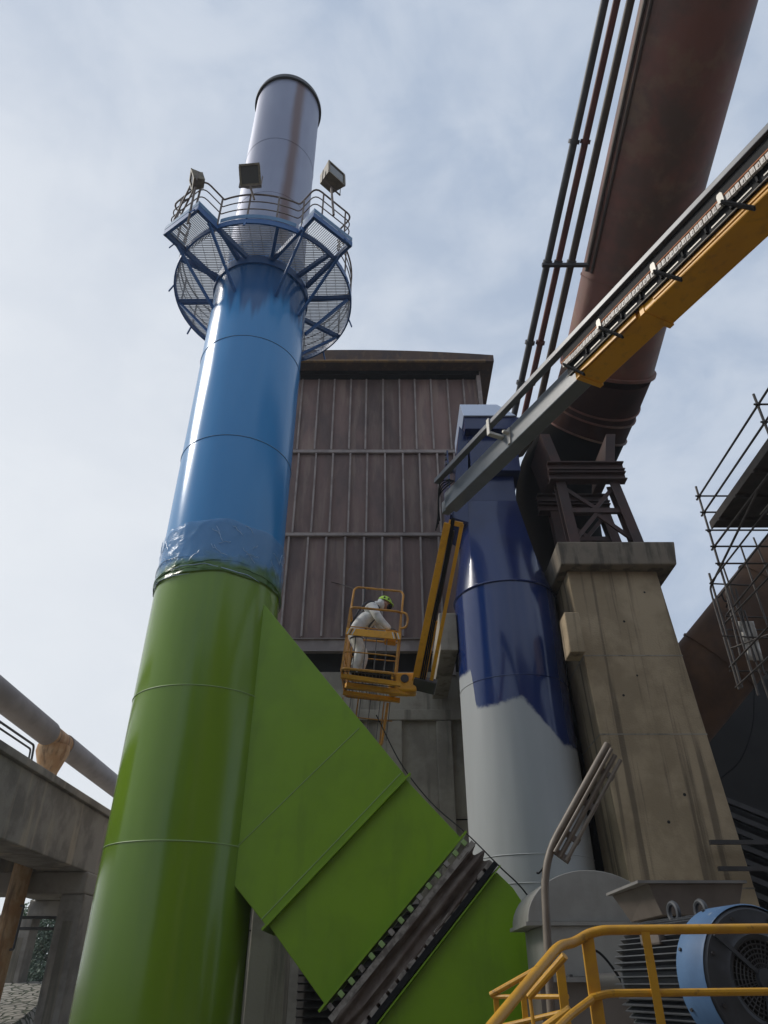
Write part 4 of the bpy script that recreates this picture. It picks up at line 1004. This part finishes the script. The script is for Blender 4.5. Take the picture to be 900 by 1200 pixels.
for (hx,hy,hz) in ((.70,-.21,.885),(.78,.19,.985)):
    gl=MB(); gl.sphere(W_(hx,hy,hz),.045,10,8,(1.2,.6,1))
    for k in range(4):
        y=hy-.03+.02*k; ln=(.05,.06,.056,.045)[k]
        gl.tube([W_(hx+.03,y,hz+.01),W_(hx+.03+ln*.7,y,hz-.01),W_(hx+.03+ln*.9,y,hz-.045)],[.011,.010,.008],6)
    gl.tube([W_(hx+.0,hy-.03,hz-.02),W_(hx+.03,hy-.04,hz-.05),W_(hx+.055,hy-.03,hz-.06)],[.013,.012,.009],6)
    gl.build('glove',M_glove,wk)
# safety line + hanging cables
def cable(pts,r,label,m=M_rubber,name='cable'):
    o=MB().tube(catmull([Vector(p) for p in pts],8),r,6).build(name,m); return tag(o,label,'cable')
cable([P(441,838,17.2),P(470,895,16.9),P(505,940,16.6),P(548,978,16.0),P(585,1015,15.0),P(615,1045,13.8),P(645,1095,12.5),P(660,1125,11.5)],.014,'thin black cable hanging from the basket past the green duct')
cable([P(388,682,23.8),P(400,685,23.5),P(415,690,18.0)],.012,'short dark line from the cladding to the basket')

# ------------------------------------------------------------------ fan, motor, lamp, railing (lower right)
PLZ=.8
tag(MB().box(1.2,9,7.2,17,0,PLZ).build('machine_plinth',M_conc,smooth=False,bevel=.02),'raised concrete plinth carrying the fan and motor','plinth')
fy=12.0
fc=P(697,1082,fy); fr_=P(775,1082,fy).x-fc.x
fn=thing('fan_housing',(fc.x,fy,PLZ),'light grey fan casing with a half-round top behind the yellow railing','fan housing')
poly=[Vector((fc.x+fr_*math.cos(t)*1.0,fy,fc.z+.02+fr_*.70*math.sin(t))) for t in [R(180)*k/24 for k in range(25)]]
MB().prism(poly,Vector((0,1.5,0))).build('scroll_top',M_grey,fn,ang=30,bevel=.01)
MB().box(fc.x-fr_-.04,fc.x+fr_+.02,fy-.06,fy+1.55,fc.z-.03,fc.z+.019).build('casing_flange',M_grey,fn,smooth=False)
lw=P(640,1145,fy)
MB().box(fc.x-fr_*.80,fc.x+fr_*.98,fy-.02,fy+1.5,lw.z,fc.z-.031).build('casing',M_grey,fn,smooth=False,bevel=.01)
MB().box(fc.x-fr_*1.0,fc.x+fr_*1.1,fy-.25,fy+1.6,lw.z-.06,lw.z-.001).build('base_flange',M_boxL,fn,smooth=False)
MB().box(fc.x-fr_*.95,fc.x+fr_*1.05,fy-.15,fy+1.5,PLZ,lw.z-.061).build('base_frame',M_box,fn,smooth=False)
for i in range(6): MB().lathe((fc.x-fr_+.1+i*.4,fy-.1,lw.z),[(.035,0),(.035,.03)],6,capt=True).build('bolt',M_slat,fn)
b0=P(762,1158,9.5); b1=P(781,1158,9.5)
MB().box(b0.x-.02,b1.x-.02,9.5,9.9,PLZ,P(770,1138,9.5).z).build('bearing_pedestal',M_grey,fn,smooth=False,bevel=.01)
# grey hood box
hy=9.2
t0=P(762,1032,hy); t1=P(868,1032,hy); lo0=P(778,1072,hy); lo1=P(868,1074,hy)
lb=P(738,1046,hy+.9)
hb=thing('inlet_box',(t0.x+.5,hy,PLZ),'brown grey sheet metal box with sloped side above the motor','box')
xl=t0.x; xr=t1.x+.02
MB().hexa([(lo0.x,hy+.05,lo0.z),(lo1.x,hy+.05,lo0.z),(lo1.x,hy+1.2,lo0.z),(lo0.x-.02,hy+1.2,lo0.z),(xl-.03,hy,t0.z-.03),(xr,hy,t0.z-.03),(xr,hy+1.3,t0.z-.03),(xl-.10,hy+1.3,t0.z-.03)]).build('body',M_box,hb,smooth=False,bevel=.008)
MB().box(xl-.16,xr+.03,hy-.04,hy+1.36,t0.z-.029,t0.z+.0).build('lid',M_boxL,hb,smooth=False)
MB().box(lo0.x+.1,lo1.x-.05,hy+.2,hy+1.1,PLZ,lo0.z-.001).build('stand',M_dark,hb,smooth=False)
# motor
mc=P(893,1148,6.5); md=Vector((-.22,.975,0)).normalized(); ms=Vector((md.y,-md.x,0)); mu=Vector((0,0,1))
fxs=(md,ms,mu)
mo=thing('electric_motor',(mc.x,mc.y,PLZ),'large electric motor with pale blue cowl and finned body','motor')
RM=.50
fcw=MB().lathe(mc,[(RM,-.02),(RM+.01,0),(RM+.01,.33),(RM-.02,.34)],64,axis=(md,ms,mu)).build('fan_cowl',M_motorB,mo)
MB().lathe(mc,[(.27,-.035),(.30,-.05),(.33,-.03),(RM-.03,-.03),(RM,.005)],64,axis=(md,ms,mu)).build('cowl_face',M_motorG,mo)
gm=MB()
for i in range(8): gm.torus(mc-md*.03,.04+.032*i,.006,40,5,axis=(md,ms,mu))
for i in range(36):
    t=2*math.pi*i/36; e=ms*math.cos(t)+mu*math.sin(t); gm.tube([mc-md*.03+e*.05,mc-md*.03+e*.28],.004,4)
gm.build('fan_grille',M_slat,fcw)
MB().lathe(mc+md*.02,[(.001,0),(.29,0)],40,axis=(md,ms,mu)).build('fan_opening',M_dark,mo)
MB().lathe(mc-md*.05,[(.001,-.03),(.07,-.02),(.07,.02)],24,axis=(md,ms,mu)).build('hub_cap',M_motorG,mo)
for i in range(3):
    t=R(140)+2*math.pi*i/3; e=ms*math.cos(t)+mu*math.sin(t); MB().beam(mc-md*.045+e*.06,mc-md*.045+e*.46,.03,.02,up=md).build('grille_arm',M_motorG,fcw,smooth=False)
MB().lathe(mc,[(.40,.34),(.40,1.45),(.2,1.5)],48,axis=(md,ms,mu),capt=True).build('stator_body',M_motorG,mo)
for i in range(56):
    t=2*math.pi*(i+.5)/56; e=ms*math.cos(t)+mu*math.sin(t); sd=e.cross(md)
    mid_=mc+md*.90+e*.435
    MB().obox(mid_,md,e,sd,.52,.045,.005).build('cooling_fin',M_motorG,mo,smooth=False)
MB().box(mc.x-.75,mc.x+.35,mc.y+.3,mc.y+1.3,PLZ,mc.z-.35).build('foot',M_motorG,mo,smooth=False)
MB().lathe(mc+md*1.45,[(.075,0),(.075,1.2)],20,axis=(md,ms,mu)).build('shaft',M_slat,mo)
for i in range(8):
    t=R(22)+2*math.pi*i/8; e=ms*math.cos(t)+mu*math.sin(t)
    MB().lathe(mc-md*.025+e*.43,[(.016,0),(.016,-.02),(.001,-.021)],6,axis=(md,ms,mu)).build('cowl_bolt',M_slat,fcw)
    MB().lathe(mc+md*.27+e*(RM+.008),[(.014,0),(.014,.018),(.001,.019)],6,axis=(e,md,e.cross(md))).build('cowl_bolt',M_slat,fcw)
jb=mc+md*.75+Vector((-.33,0,.42))
MB().obox(jb-Vector((0,0,.10)),md,ms,mu,.16,.09,.07).build('terminal_box',M_box,mo,smooth=False,bevel=.02)
for k in (0,1):
    c=mc+md*(.62+.18*k)+Vector((.02-.14*k,0,.505))
    MB().torus(c,.075,.022,24,8,axis=(ms,md,mu)).build('lifting_eye',M_motorG,mo)
# railing
def railing():
    th=thing('stair_railing',tuple(P(700,1180,5.0)-Vector((0,0,.8))),'yellow tubular railing in front of the motor with a sloping stair end','railing')
    top=[P(1000,1088,5.3),P(900,1088,5.1),P(706,1090,5.0),P(690,1094,5.0),P(672,1105,4.95),P(655,1108,4.8),P(572,1208,4.1),P(540,1250,3.9)]
    MB().tube(rounded(top,.10,4),.027,12).build('handrail',M_yrail,th)
    md_=[P(1000,1162,5.3),P(900,1162,5.1),P(712,1164,5.0)]
    MB().tube(rounded(md_+[P(692,1170,4.97)],.06),.021,10).build('mid_rail',M_yrail,th)
    MB().tube(rounded([P(693,1171,4.96),P(668,1190,4.8),P(640,1218,4.5)],.06),.021,10).build('sloping_rail',M_yrail,th)
    for (u,vt,w_,h_) in ((688,1098,.075,.022),(756,1092,.05,.05)):
        t=P(u,vt,5.0); bt_=Vector((t.x+.0,5.0,PLZ-.6)); 
        if w_>.06: MB().beam(t,bt_,w_,h_,up=(0,1,0)).build('post',M_yrail,th,smooth=False,bevel=.004)
        else:
            mb=MB(); mb.beam(t,bt_,.05,.006,up=(0,1,0)); mb.beam(t+Vector((.022,.028,0)),bt_+Vector((.022,.028,0)),.006,.05,up=(0,1,0)); mb.build('post',M_yrail,th,smooth=False)
    t2=thing('far_stair_railing',tuple(P(620,1180,6.2)-Vector((0,0,.8))),'dull yellow stair railing behind the front one, partly hidden by the lamp post','railing')
    a,b_,c=P(575,1166,6.6),P(635,1132,6.3),P(660,1115,5.9)
    MB().tube(rounded([a,P(632,1134,6.4)],.05),.022,10).build('handrail',M_yrail,t2)
    MB().tube([P(578,1168,6.6),P(666,1168,6.2)],.016,8).build('mid_rail',M_yrail,t2)
    MB().tube([P(620,1168,5.6),P(662,1120,5.4)],.024,10).build('end_rail',M_yrail,t2)
    MB().tube([P(588,1203,6.5),P(665,1185,6.2)],.018,8).build('low_rail',M_yrail,t2)
    MB().tube([P(630,1210,5.6),P(668,1182,5.5)],.024,10).build('low_end_rail',M_yrail,t2)
    for (u,v,Y) in ((581,1166,6.6),(612,1150,6.4),(656,1130,6.0)):
        p=P(u,v,Y); MB().beam(p,(p.x,p.y,.3),.06 if u>650 else .04,.02,up=(0,1,0)).build('post',M_yrail,t2,smooth=False)
    p=P(621,1168,5.6); MB().tube([p,(p.x+.05,p.y,.4)],.012,8).build('thin_post',M_yrail,t2)
railing()
# lamp post
LY=6.6
lp0=P(647,1200,LY); lbend=P(637,1008,LY); lt=P(712,872,LY)
lp=thing('lamp_post',(lp0.x,LY,.0),'slim taupe lamp post with bent neck and bare tube lamp head','street lamp')
MB().tube(rounded([Vector((lp0.x,LY,0)),Vector((lp0.x-.005,LY,lp0.z)),lbend,lt],.25,6),.032,14).build('post',M_post,lp)
ld=(lt-lbend).normalized(); ln_=ld.cross(Vector((0,1,0))).normalized()
if ln_.x<0: ln_=-ln_
st0=P(655,1004,LY); 
for k,(o_,r) in enumerate(((.045,.017),(.10,.022),(.155,.017))):
    yy=Vector((0,-.03+.03*(k%2),0))
    MB().tube([lbend+ld*.10+ln_*o_+yy,lt+ld*(-.03-.02*k)+ln_*o_+yy],r,10).build('lamp_tube',M_post,lp)
for s_ in (.12,.30,.62,.95):
    MB().beam(lbend+ld*s_-ln_*.01,lbend+ld*s_+ln_*.18,.05,.03,up=(0,1,0)).build('tube_clip',M_box,lp,smooth=False)
MB().tube(catmull([lbend+ld*.12+ln_*.03,lbend+ld*.0+ln_*.03,lbend-ld*.1+ln_*.02,lbend-ld*.12],5),.008,6).build('lead_wire',M_rubber,lp)
cable([P(683,1118,8),P(700,1115,8),P(722,1140,8),P(740,1175,8),P(748,1215,8)],.012,'black cable looping down behind the yellow railing')

# ------------------------------------------------------------------ right side: conveyor gallery, pipe, scaffold
sh=thing('dark_shed',(14,24,0),'dark steel shed with slanted slats behind the pier at right','shed')
MB().box(9.4,24,25.2,34,0,11.0).build('wall',M_dark,sh,smooth=False)
MB().box(14.2,24,25.2,34,11.0,13.2).build('upper_wall',M_dark,sh,smooth=False)
for i in range(9):
    a=P(845,940-0,22)+Vector((0,0,1.9-i*.42)); 
    a=Vector((9.2,24.9,4.0+i*.45)); b2=Vector((13.5,24.9,2.2+i*.45))
    MB().beam(a,b2,.16,.20,up=(0,1,0)).build('slat',M_slat,sh,smooth=False)
for z,xa in ((4.35,9.0),(3.55,9.2)):
    pass
for v,u0 in ((987,832),(1018,842)):
    a=P(u0,v,17.7); o=MB().beam(a,(a.x+3,17.75,a.z),.10,.09).build('steel_bar',M_slat,smooth=False)
    tag(o,'dark steel bar jutting across the right edge of the pier, '+('upper' if v<1000 else 'lower')+' of two','bar','bars across the pier')
# big rusty pipe
pa=P(698,951,23.5); pb=P(933,663,19.0)
pd=(pb-pa).normalized()
rp=thing('rusty_gas_pipe',tuple((pa+pb)/2),'thick orange-rust pipe climbing to the right behind the pier','pipe')
MB().tube([pa-pd*1,pa.lerp(pb,.5),pb+pd*8],1.2,64).build('pipe_shell',M_orust,rp)
for t in (.35,.62,.9):
    p=pa.lerp(pb,t); a=Vector((0,0,1)); u=pd.cross(a).normalized(); w2=pd.cross(u)
    MB().lathe(p,[(1.18,-.03),(1.24,-.03),(1.24,.03),(1.18,.03)],64,axis=(pd,u,w2)).build('stiffener_ring',M_orust,rp)
# scaffold
sc=thing('scaffold_tower',(10.5,16.0,0),'dark tube scaffold with plank landing beside the rusty pipe','scaffold')
SYn=15.6
def std(u0,v0,u1,v1,Y0,Y1=None,r=.030,name='standard'):
    MB().tube([P(u0,v0,Y0),P(u1,v1,Y1 or Y0)],r,8).build(name,M_scaf,sc)
# near-left standard (vertical) x from P(815,571)
p=P(816,572,SYn); x1,y1=p.x,p.y
zt_=p.z
zb_=P(872,800,SYn).z
MB().tube([(x1,y1,zb_-.3),(x1,y1,zt_+.05)],.03,8).build('standard',M_scaf,sc)
# standard nearer camera (upper right) : P(884,462)
ynear=11.2
p2=P(883,462,ynear); x2,y2=p2.x,p2.y
x2=x1+ (0.0); 
# choose depth so that it lies at the same x plane as the first: x/y ratio
rat=(883-450)/(CP*FOC-SP*(600-462)); y2=x1/rat
z2=P(883,462,y2).z
MB().tube([(x1,y2,zb_-.3),(x1,y2,z2+.0)],.03,8).build('standard',M_scaf,sc)
LV=[P(819,582,SYn).z, P(828,601,SYn).z, P(834,622,SYn).z, P(844,641,SYn).z,P(851,661,SYn).z]
for z in LV[:2]+[LV[3]]:
    MB().tube([(x1-.0,y1+.15,z),(x1,y2-2.5,z)],.027,8).build('ledger',M_scaf,sc)
for z in LV:
    MB().tube([(x1-.1,y1-.03,z),(x1+2.4,y1-.03,z)],.024,8).build('transom',M_scaf,sc)
for z in LV[:2]: MB().tube([(x1-.1,y2-.03,z),(x1+2.4,y2-.03,z)],.024,8).build('transom',M_scaf,sc)
for (y) in (y1,y2):
    for z in LV: MB().sphere((x1,y,z),.055,10,6).build('coupler',M_scaf,sc)
dz=LV[2]
MB().box(x1+.08,x1+2.4,y2-3,y1-.1,dz+.03,dz+.09).build('plank_deck',M_plank,sc,smooth=False)
MB().box(x1+.04,x1+.08,y2-3,y1-.05,dz+.02,dz+.24).build('toe_board',M_plank,sc,smooth=False)
for k in range(5): MB().beam((x1,y1-.6-k*1.0,dz-.03),(x1+2.3,y1-.6-k*1.0,dz-.03),.06,.08).build('deck_bearer',M_scaf,sc,smooth=False)
gp=MB()
for i in range(14):
    gp.beam((x1+.9+i*.09,y2-1,dz-.09),(x1+.9+i*.09,y1-.9,dz-.09),.02,.02)
gp.build('mesh_panel',M_plate,sc,smooth=False)
# lower scaffold bay along the pipe
yl=SYn+.6
pl0=P(831,672,yl); pl1=P(862,806,yl)
MB().tube([(pl0.x,yl,pl0.z),(pl0.x,yl,pl1.z)],.03,8).build('standard',M_scaf,sc)
pq=P(830,699,yl)
MB().tube(rounded([(pl0.x+.02,yl-3.2,LV[3]+.0),(pl0.x-.03,yl+.1,pq.z+.3),(pl0.x-.03,yl+.12,pq.z),(pl0.x-.03,yl+.1,pl1.z)],.1),.028,8).build('brace_hoop',M_scaf,sc)
for (u0,v0,u1,v1,Ya,Yb) in ((832,684,905,590,yl,12.5),(842,700,905,620,yl,12.8),(852,720,905,655,yl,13),(845,735,905,672,yl+.3,13.5),(855,782,905,730,yl+.3,13.5),(862,806,905,766,yl+.3,13.5),(846,745,905,748,yl,15.8),(856,760,905,742,yl,15),(850,722,905,724,yl+.3,yl+.3),(852,738,905,738,yl+.4,yl+.4),(855,786,905,787,yl+.4,yl+.4),(836,684,880,686,yl,yl)):
    std(u0,v0,u1,v1,Ya,Yb,.022,'brace')
for (u0,v0,u1,v1) in ((846,660,905,830),(868,640,912,770),(862,690,884,775),(872,715,896,790),(850,690,868,770),(883,630,908,690)):
    MB().tube([P(u0,v0,yl-.2),P(u1,v1,yl-.2)],.024,8).build('raker',M_scaf,sc)
mb=MB(); 
MB().tube(catmull([P(850,690,yl),P(846,696,yl),P(850,705,yl-.1),P(855,700,yl-.1),P(851,712,yl)],5),.02,6).build('coiled_rope',M_rubber,sc)
# pale sheet hung on the scaffold
mb=MB(); nn=8
for i in range(nn):
    for j in range(nn):
        u=865+i*2.6+j*1.6; v=728+j*6.5; q=P(u,v,yl+.2+.12*mnoise.noise(Vector((i*.8,j*.6,2)))); mb.v.append(q)
for i in range(nn-1):
    for j in range(nn-1): mb.f.append((i*nn+j,(i+1)*nn+j,(i+1)*nn+j+1,i*nn+j+1))
o=mb.build('cloth_sheet',M_plate,ang=70); so=o.modifiers.new('thick','SOLIDIFY'); so.thickness=.02
tag(o,'crumpled pale sheet hanging inside the scaffold','sheet')
cable([P(884,805,20),P(882,850,20),P(868,890,20),P(845,912,20)],.02,'black cable sagging down the dark shed wall')

# ------------------------------------------------------------------ unseen halls added behind the camera, to shade the yard and darken gloss reflections
def hall(x0,x1,y0,y1,h,label):
    th=thing('added_hall',((x0+x1)/2,(y0+y1)/2,0),label,'building')
    MB().box(x0,x1,y0,y1,0,h).build('wall',M_facade,th,smooth=False)
    MB().box(x0-.4,x1+.4,y0-.4,y1+.4,h+.004,h+.5).build('roof',M_roof,th,smooth=False)
    for i in range(int((x1-x0)/3)):
        x=x0+1.5+i*3; MB().box(x-.12,x+.12,y1,y1+.2,0,h).build('wall_post',M_rib,th,smooth=False)
    for z in (h*.33,h*.66): MB().box(x0,x1,y1+.201,y1+.3,z-.1,z+.1).build('wall_rail',M_rib,th,smooth=False)
hall(4.5,34,-22,-2.6,17,'wide brown clad hall added out of view to shade the yard')
hall(-9,2.5,-30,-13,17,'narrower brown clad hall added further back out of view for shade and reflections')

# ------------------------------------------------------------------ left: overpass etc
ov=thing('concrete_overpass',(-11,26,0),'weathered concrete overpass girder crossing behind the chimney at left','overpass')
gx=-10.9
MB().box(gx-1.7,gx,14,46,CAMH+3.47,CAMH+5.5).build('girder',M_concL,ov,smooth=False,bevel=.04)
MB().box(gx-6.2,gx-4.6,14,46,CAMH+3.47,CAMH+5.5).build('girder',M_concL,ov,smooth=False,bevel=.04)
MB().box(gx-6.6,gx+.14,14,46,CAMH+5.505,CAMH+5.75).build('deck_slab',M_concL,ov,smooth=False,bevel=.03)
for y in (29.0,39.5):
    MB().box(gx-6.4,gx+.1,y-.1,y+1.3,CAMH+2.75,CAMH+3.465).build('cross_head',M_concL,ov,smooth=False,bevel=.06)
    for x0 in (gx-.76,gx-(6.6 if y<35 else 6.95)):
        mb=MB(); mb.box(x0,x0+.86,y,y+.95,0,CAMH+2.745); mb.build('column',M_concL,ov,smooth=False,bevel=.04)
        MB().box(x0+.28,x0+.62,y-.012,y-.002,.2,CAMH+1.9).build('column_panel',M_conc,ov,smooth=False)
rl=thing('bridge_handrail',(gx-.1,22,CAMH+5.75),'short grey pipe handrail on the edge of the overpass','railing')
h0=P(0,868,20.0); xx=-10.98
zt_=CAMH+5.75
MB().tube(rounded([(xx,17,zt_+.52),(xx,22.6,zt_+.52),(xx,22.7,zt_)],.12),.035,8).build('top_rail',M_gpipe,rl)
MB().tube(rounded([(xx,17,zt_+.36),(xx,22.45,zt_+.36),(xx,22.5,zt_)],.1),.03,8).build('mid_rail',M_gpipe,rl)
for y in (18,20.2): MB().tube([(xx,y,zt_),(xx,y,zt_+.5)],.03,8).build('post',M_gpipe,rl)
op=thing('overhead_pipe',(-13,28,CAMH+8.1),'thick grey pipe running above the overpass','pipe')
MB().tube([(-13,14,CAMH+8.35),(-13,27.6,CAMH+8.12)],.46,32).build('near_length',M_plum,op)
MB().tube([(-13,27.6,CAMH+8.12),(-13,29.2,CAMH+8.1)],.40,32).build('joint_sleeve',M_rust,op)
MB().tube([(-13,29.2,CAMH+8.1),(-13,60,CAMH+7.7)],.44,32).build('far_length',M_plum,op)
rc=thing('rusty_column',(-13,28.4,0),'rust-streaked steel pipe column holding up the overhead pipe','column')
MB().tube([(-13,28.4,0),(-13,28.4,CAMH+6.6)],.33,28).build('pipe',M_rust,rc)
MB().lathe((-13,28.4,CAMH+6.6),[(.33,0),(.36,.25),(.62,1.0),(.60,1.25)],28).build('saddle',M_rust,rc)
hd_=MB().tube(rounded([(-12.62,28.1,2.6),(-12.5,28.1,2.6),(-12.5,28.1,3.9),(-12.62,28.1,3.9)],.08),.04,8).build('grab_handle',M_gpipe,rc)
for z,t in ((CAMH+2.35,'upper'),(CAMH+1.95,'lower')):
    o=MB().tube([(-22,34,z),(-9,34,z)],.06,10).build('thin_pipe',M_gpipe); tag(o,t+' of two thin level pipes seen under the overpass','pipe','pipes under the overpass')
o=MB().box(-11.9,-11.5,24.5,26,0,.75).build('low_kerb_wall',M_concL,smooth=False,bevel=.03); tag(o,'low concrete wall closing the foot of the embankment','wall')
def tree(x,y,h,cr,m,label,seed):
    rnd=random.Random(seed); th=thing('tree',(x,y,0),label,'tree','trees beyond the overpass')
    tk=MB(); tk.tube([(x,y,0),(x+.1,y,h*.35),(x-.1,y,h*.6),(x+.1,y,h*.85)],[.28,.22,.14,.05],10)
    cl=[]
    for i in range(11):
        a=rnd.uniform(0,6.28); zz=h*rnd.uniform(.3,.92); rr=cr*(1.05-zz/h)*rnd.uniform(.5,1.3)
        c=Vector((x+math.cos(a)*rr,y+math.sin(a)*rr,zz)); cl.append((c,cr*rnd.uniform(.32,.55)))
        tk.tube([(x,y,zz*.7),c],[.09,.02],6)
    tk.build('trunk',M_bark,th)
    lf=MB()
    for c,r in cl:
        for k in range(420):
            d=Vector((rnd.gauss(0,1),rnd.gauss(0,1),rnd.gauss(0,.8))).normalized()*r*(rnd.random()**.4)
            q=c+d; s_=rnd.uniform(.07,.15); n_=Vector((rnd.gauss(0,1),rnd.gauss(0,1),rnd.gauss(0,1))).normalized(); u=n_.orthogonal().normalized()*s_; w_=n_.cross(u)
            lf.add([q-u,q+w_*.6,q+u,q-w_*.6],[(0,1,2,3)])
    lf.build('crown',m,th,smooth=False)
tree(-25.2,60,6.9,2.7,M_leafA,'taller leafy tree seen between the overpass columns',3)
tree(-22.3,56,5.2,2.6,M_leafB,'rounder grey-green tree low between the overpass columns',5)
tree(-28.5,58,5.6,3.0,M_leafB,'grey-green tree half hidden behind the rusty column',8)

# ------------------------------------------------------------------ thin air haze over the yard
hm = bpy.data.materials.new('yard_air'); hm.use_nodes = True; hnt = hm.node_tree; hnt.nodes.clear()
ho = nd(hnt,'ShaderNodeOutputMaterial'); hv = nd(hnt,'ShaderNodeVolumePrincipled'); hv.inputs['Color'].default_value=(.86,.90,.95,1); hv.inputs['Density'].default_value=.0007; hv.inputs['Anisotropy'].default_value=.35
L(hnt, hv.outputs[0], ho.inputs['Volume'])
hz = MB().box(-120,120,-60,180,-1,40).build('haze', hm, smooth=False); tag(hz,'thin pale industrial haze hanging over the yard','haze',kind='stuff')

# ------------------------------------------------------------------ light, sky, camera
SUN_AZ=R(-80); SUN_EL=R(42)
sd=Vector((math.sin(SUN_AZ)*math.cos(SUN_EL),math.cos(SUN_AZ)*math.cos(SUN_EL),math.sin(SUN_EL)))
ld_=bpy.data.lights.new('Sun','SUN'); ld_.energy=1.4; ld_.angle=R(14); ld_.color=(1,.95,.88)
so_=bpy.data.objects.new('Sun',ld_); COL.objects.link(so_); so_.rotation_euler=sd.to_track_quat('Z','Y').to_euler(); so_.location=(0,0,60)
wd=bpy.data.worlds.new('World'); S.world=wd; wd.use_nodes=True; nt=wd.node_tree; nt.nodes.clear()
out=nd(nt,'ShaderNodeOutputWorld'); bg=nd(nt,'ShaderNodeBackground'); bg.inputs['Strength'].default_value=.1; L(nt,bg.outputs[0],out.inputs[0])
sky=nd(nt,'ShaderNodeTexSky'); sky.sky_type='NISHITA'; sky.sun_disc=False; sky.sun_elevation=SUN_EL; sky.sun_rotation=SUN_AZ
tc=nd(nt,'ShaderNodeTexCoord')
mp=nd(nt,'ShaderNodeMapping'); mp.inputs['Scale'].default_value=(2.2,2.2,3.6); L(nt,tc.outputs['Generated'],mp.inputs[0])
n1=nd(nt,'ShaderNodeTexNoise'); n1.inputs['Scale'].default_value=2.6; n1.inputs['Detail'].default_value=9; n1.inputs['Roughness'].default_value=.56; n1.inputs['Distortion'].default_value=.35; L(nt,mp.outputs[0],n1.inputs['Vector'])
r1=nd(nt,'ShaderNodeMapRange'); r1.interpolation_type='SMOOTHSTEP'; r1.inputs['From Min'].default_value=.34; r1.inputs['From Max'].default_value=.68; L(nt,n1.outputs['Fac'],r1.inputs['Value'])
mx=nd(nt,'ShaderNodeMix',data_type='RGBA'); L(nt,r1.outputs[0],mx.inputs['Factor']); mx.inputs['A'].default_value=(2.85,3.4,4.3,1); mx.inputs['B'].default_value=(3.85,4.3,5.0,1)
dt=nd(nt,'ShaderNodeVectorMath',operation='DOT_PRODUCT'); L(nt,tc.outputs['Generated'],dt.inputs[0])
gl_=Vector((math.sin(R(-42))*math.cos(R(14)),math.cos(R(-42))*math.cos(R(14)),math.sin(R(14)))); dt.inputs[1].default_value=tuple(gl_)
r2=nd(nt,'ShaderNodeMapRange'); r2.interpolation_type='SMOOTHSTEP'; r2.inputs['From Min'].default_value=.5; r2.inputs['From Max'].default_value=1.05; r2.inputs['To Max'].default_value=.85; L(nt,dt.outputs['Value'],r2.inputs['Value'])
mx2=nd(nt,'ShaderNodeMix',data_type='RGBA'); L(nt,r2.outputs[0],mx2.inputs['Factor']); L(nt,mx.outputs['Result'],mx2.inputs['A']); mx2.inputs['B'].default_value=(5.8,5.95,6.1,1)
mx3=nd(nt,'ShaderNodeMix',data_type='RGBA'); mx3.inputs['Factor'].default_value=.95; L(nt,sky.outputs[0],mx3.inputs['A']); L(nt,mx2.outputs['Result'],mx3.inputs['B'])
L(nt,mx3.outputs['Result'],bg.inputs['Color'])

cd=bpy.data.cameras.new('Camera'); cam=bpy.data.objects.new('Camera',cd); COL.objects.link(cam)
cam.location=(0,0,CAMH); cam.rotation_euler=(R(90)+PITCH,0,0)
cd.sensor_fit='VERTICAL'; cd.sensor_height=36; cd.lens=FOC/1200*36; cd.clip_end=3000; cd.clip_start=.05
S.camera=cam
S.render.resolution_x=768; S.render.resolution_y=1024
S.view_settings.view_transform='Standard'; S.view_settings.look='None'; S.view_settings.exposure=.62; S.view_settings.gamma=1; S.view_settings.use_curve_mapping=False
S.cycles.max_bounces=6; S.cycles.transparent_max_bounces=12
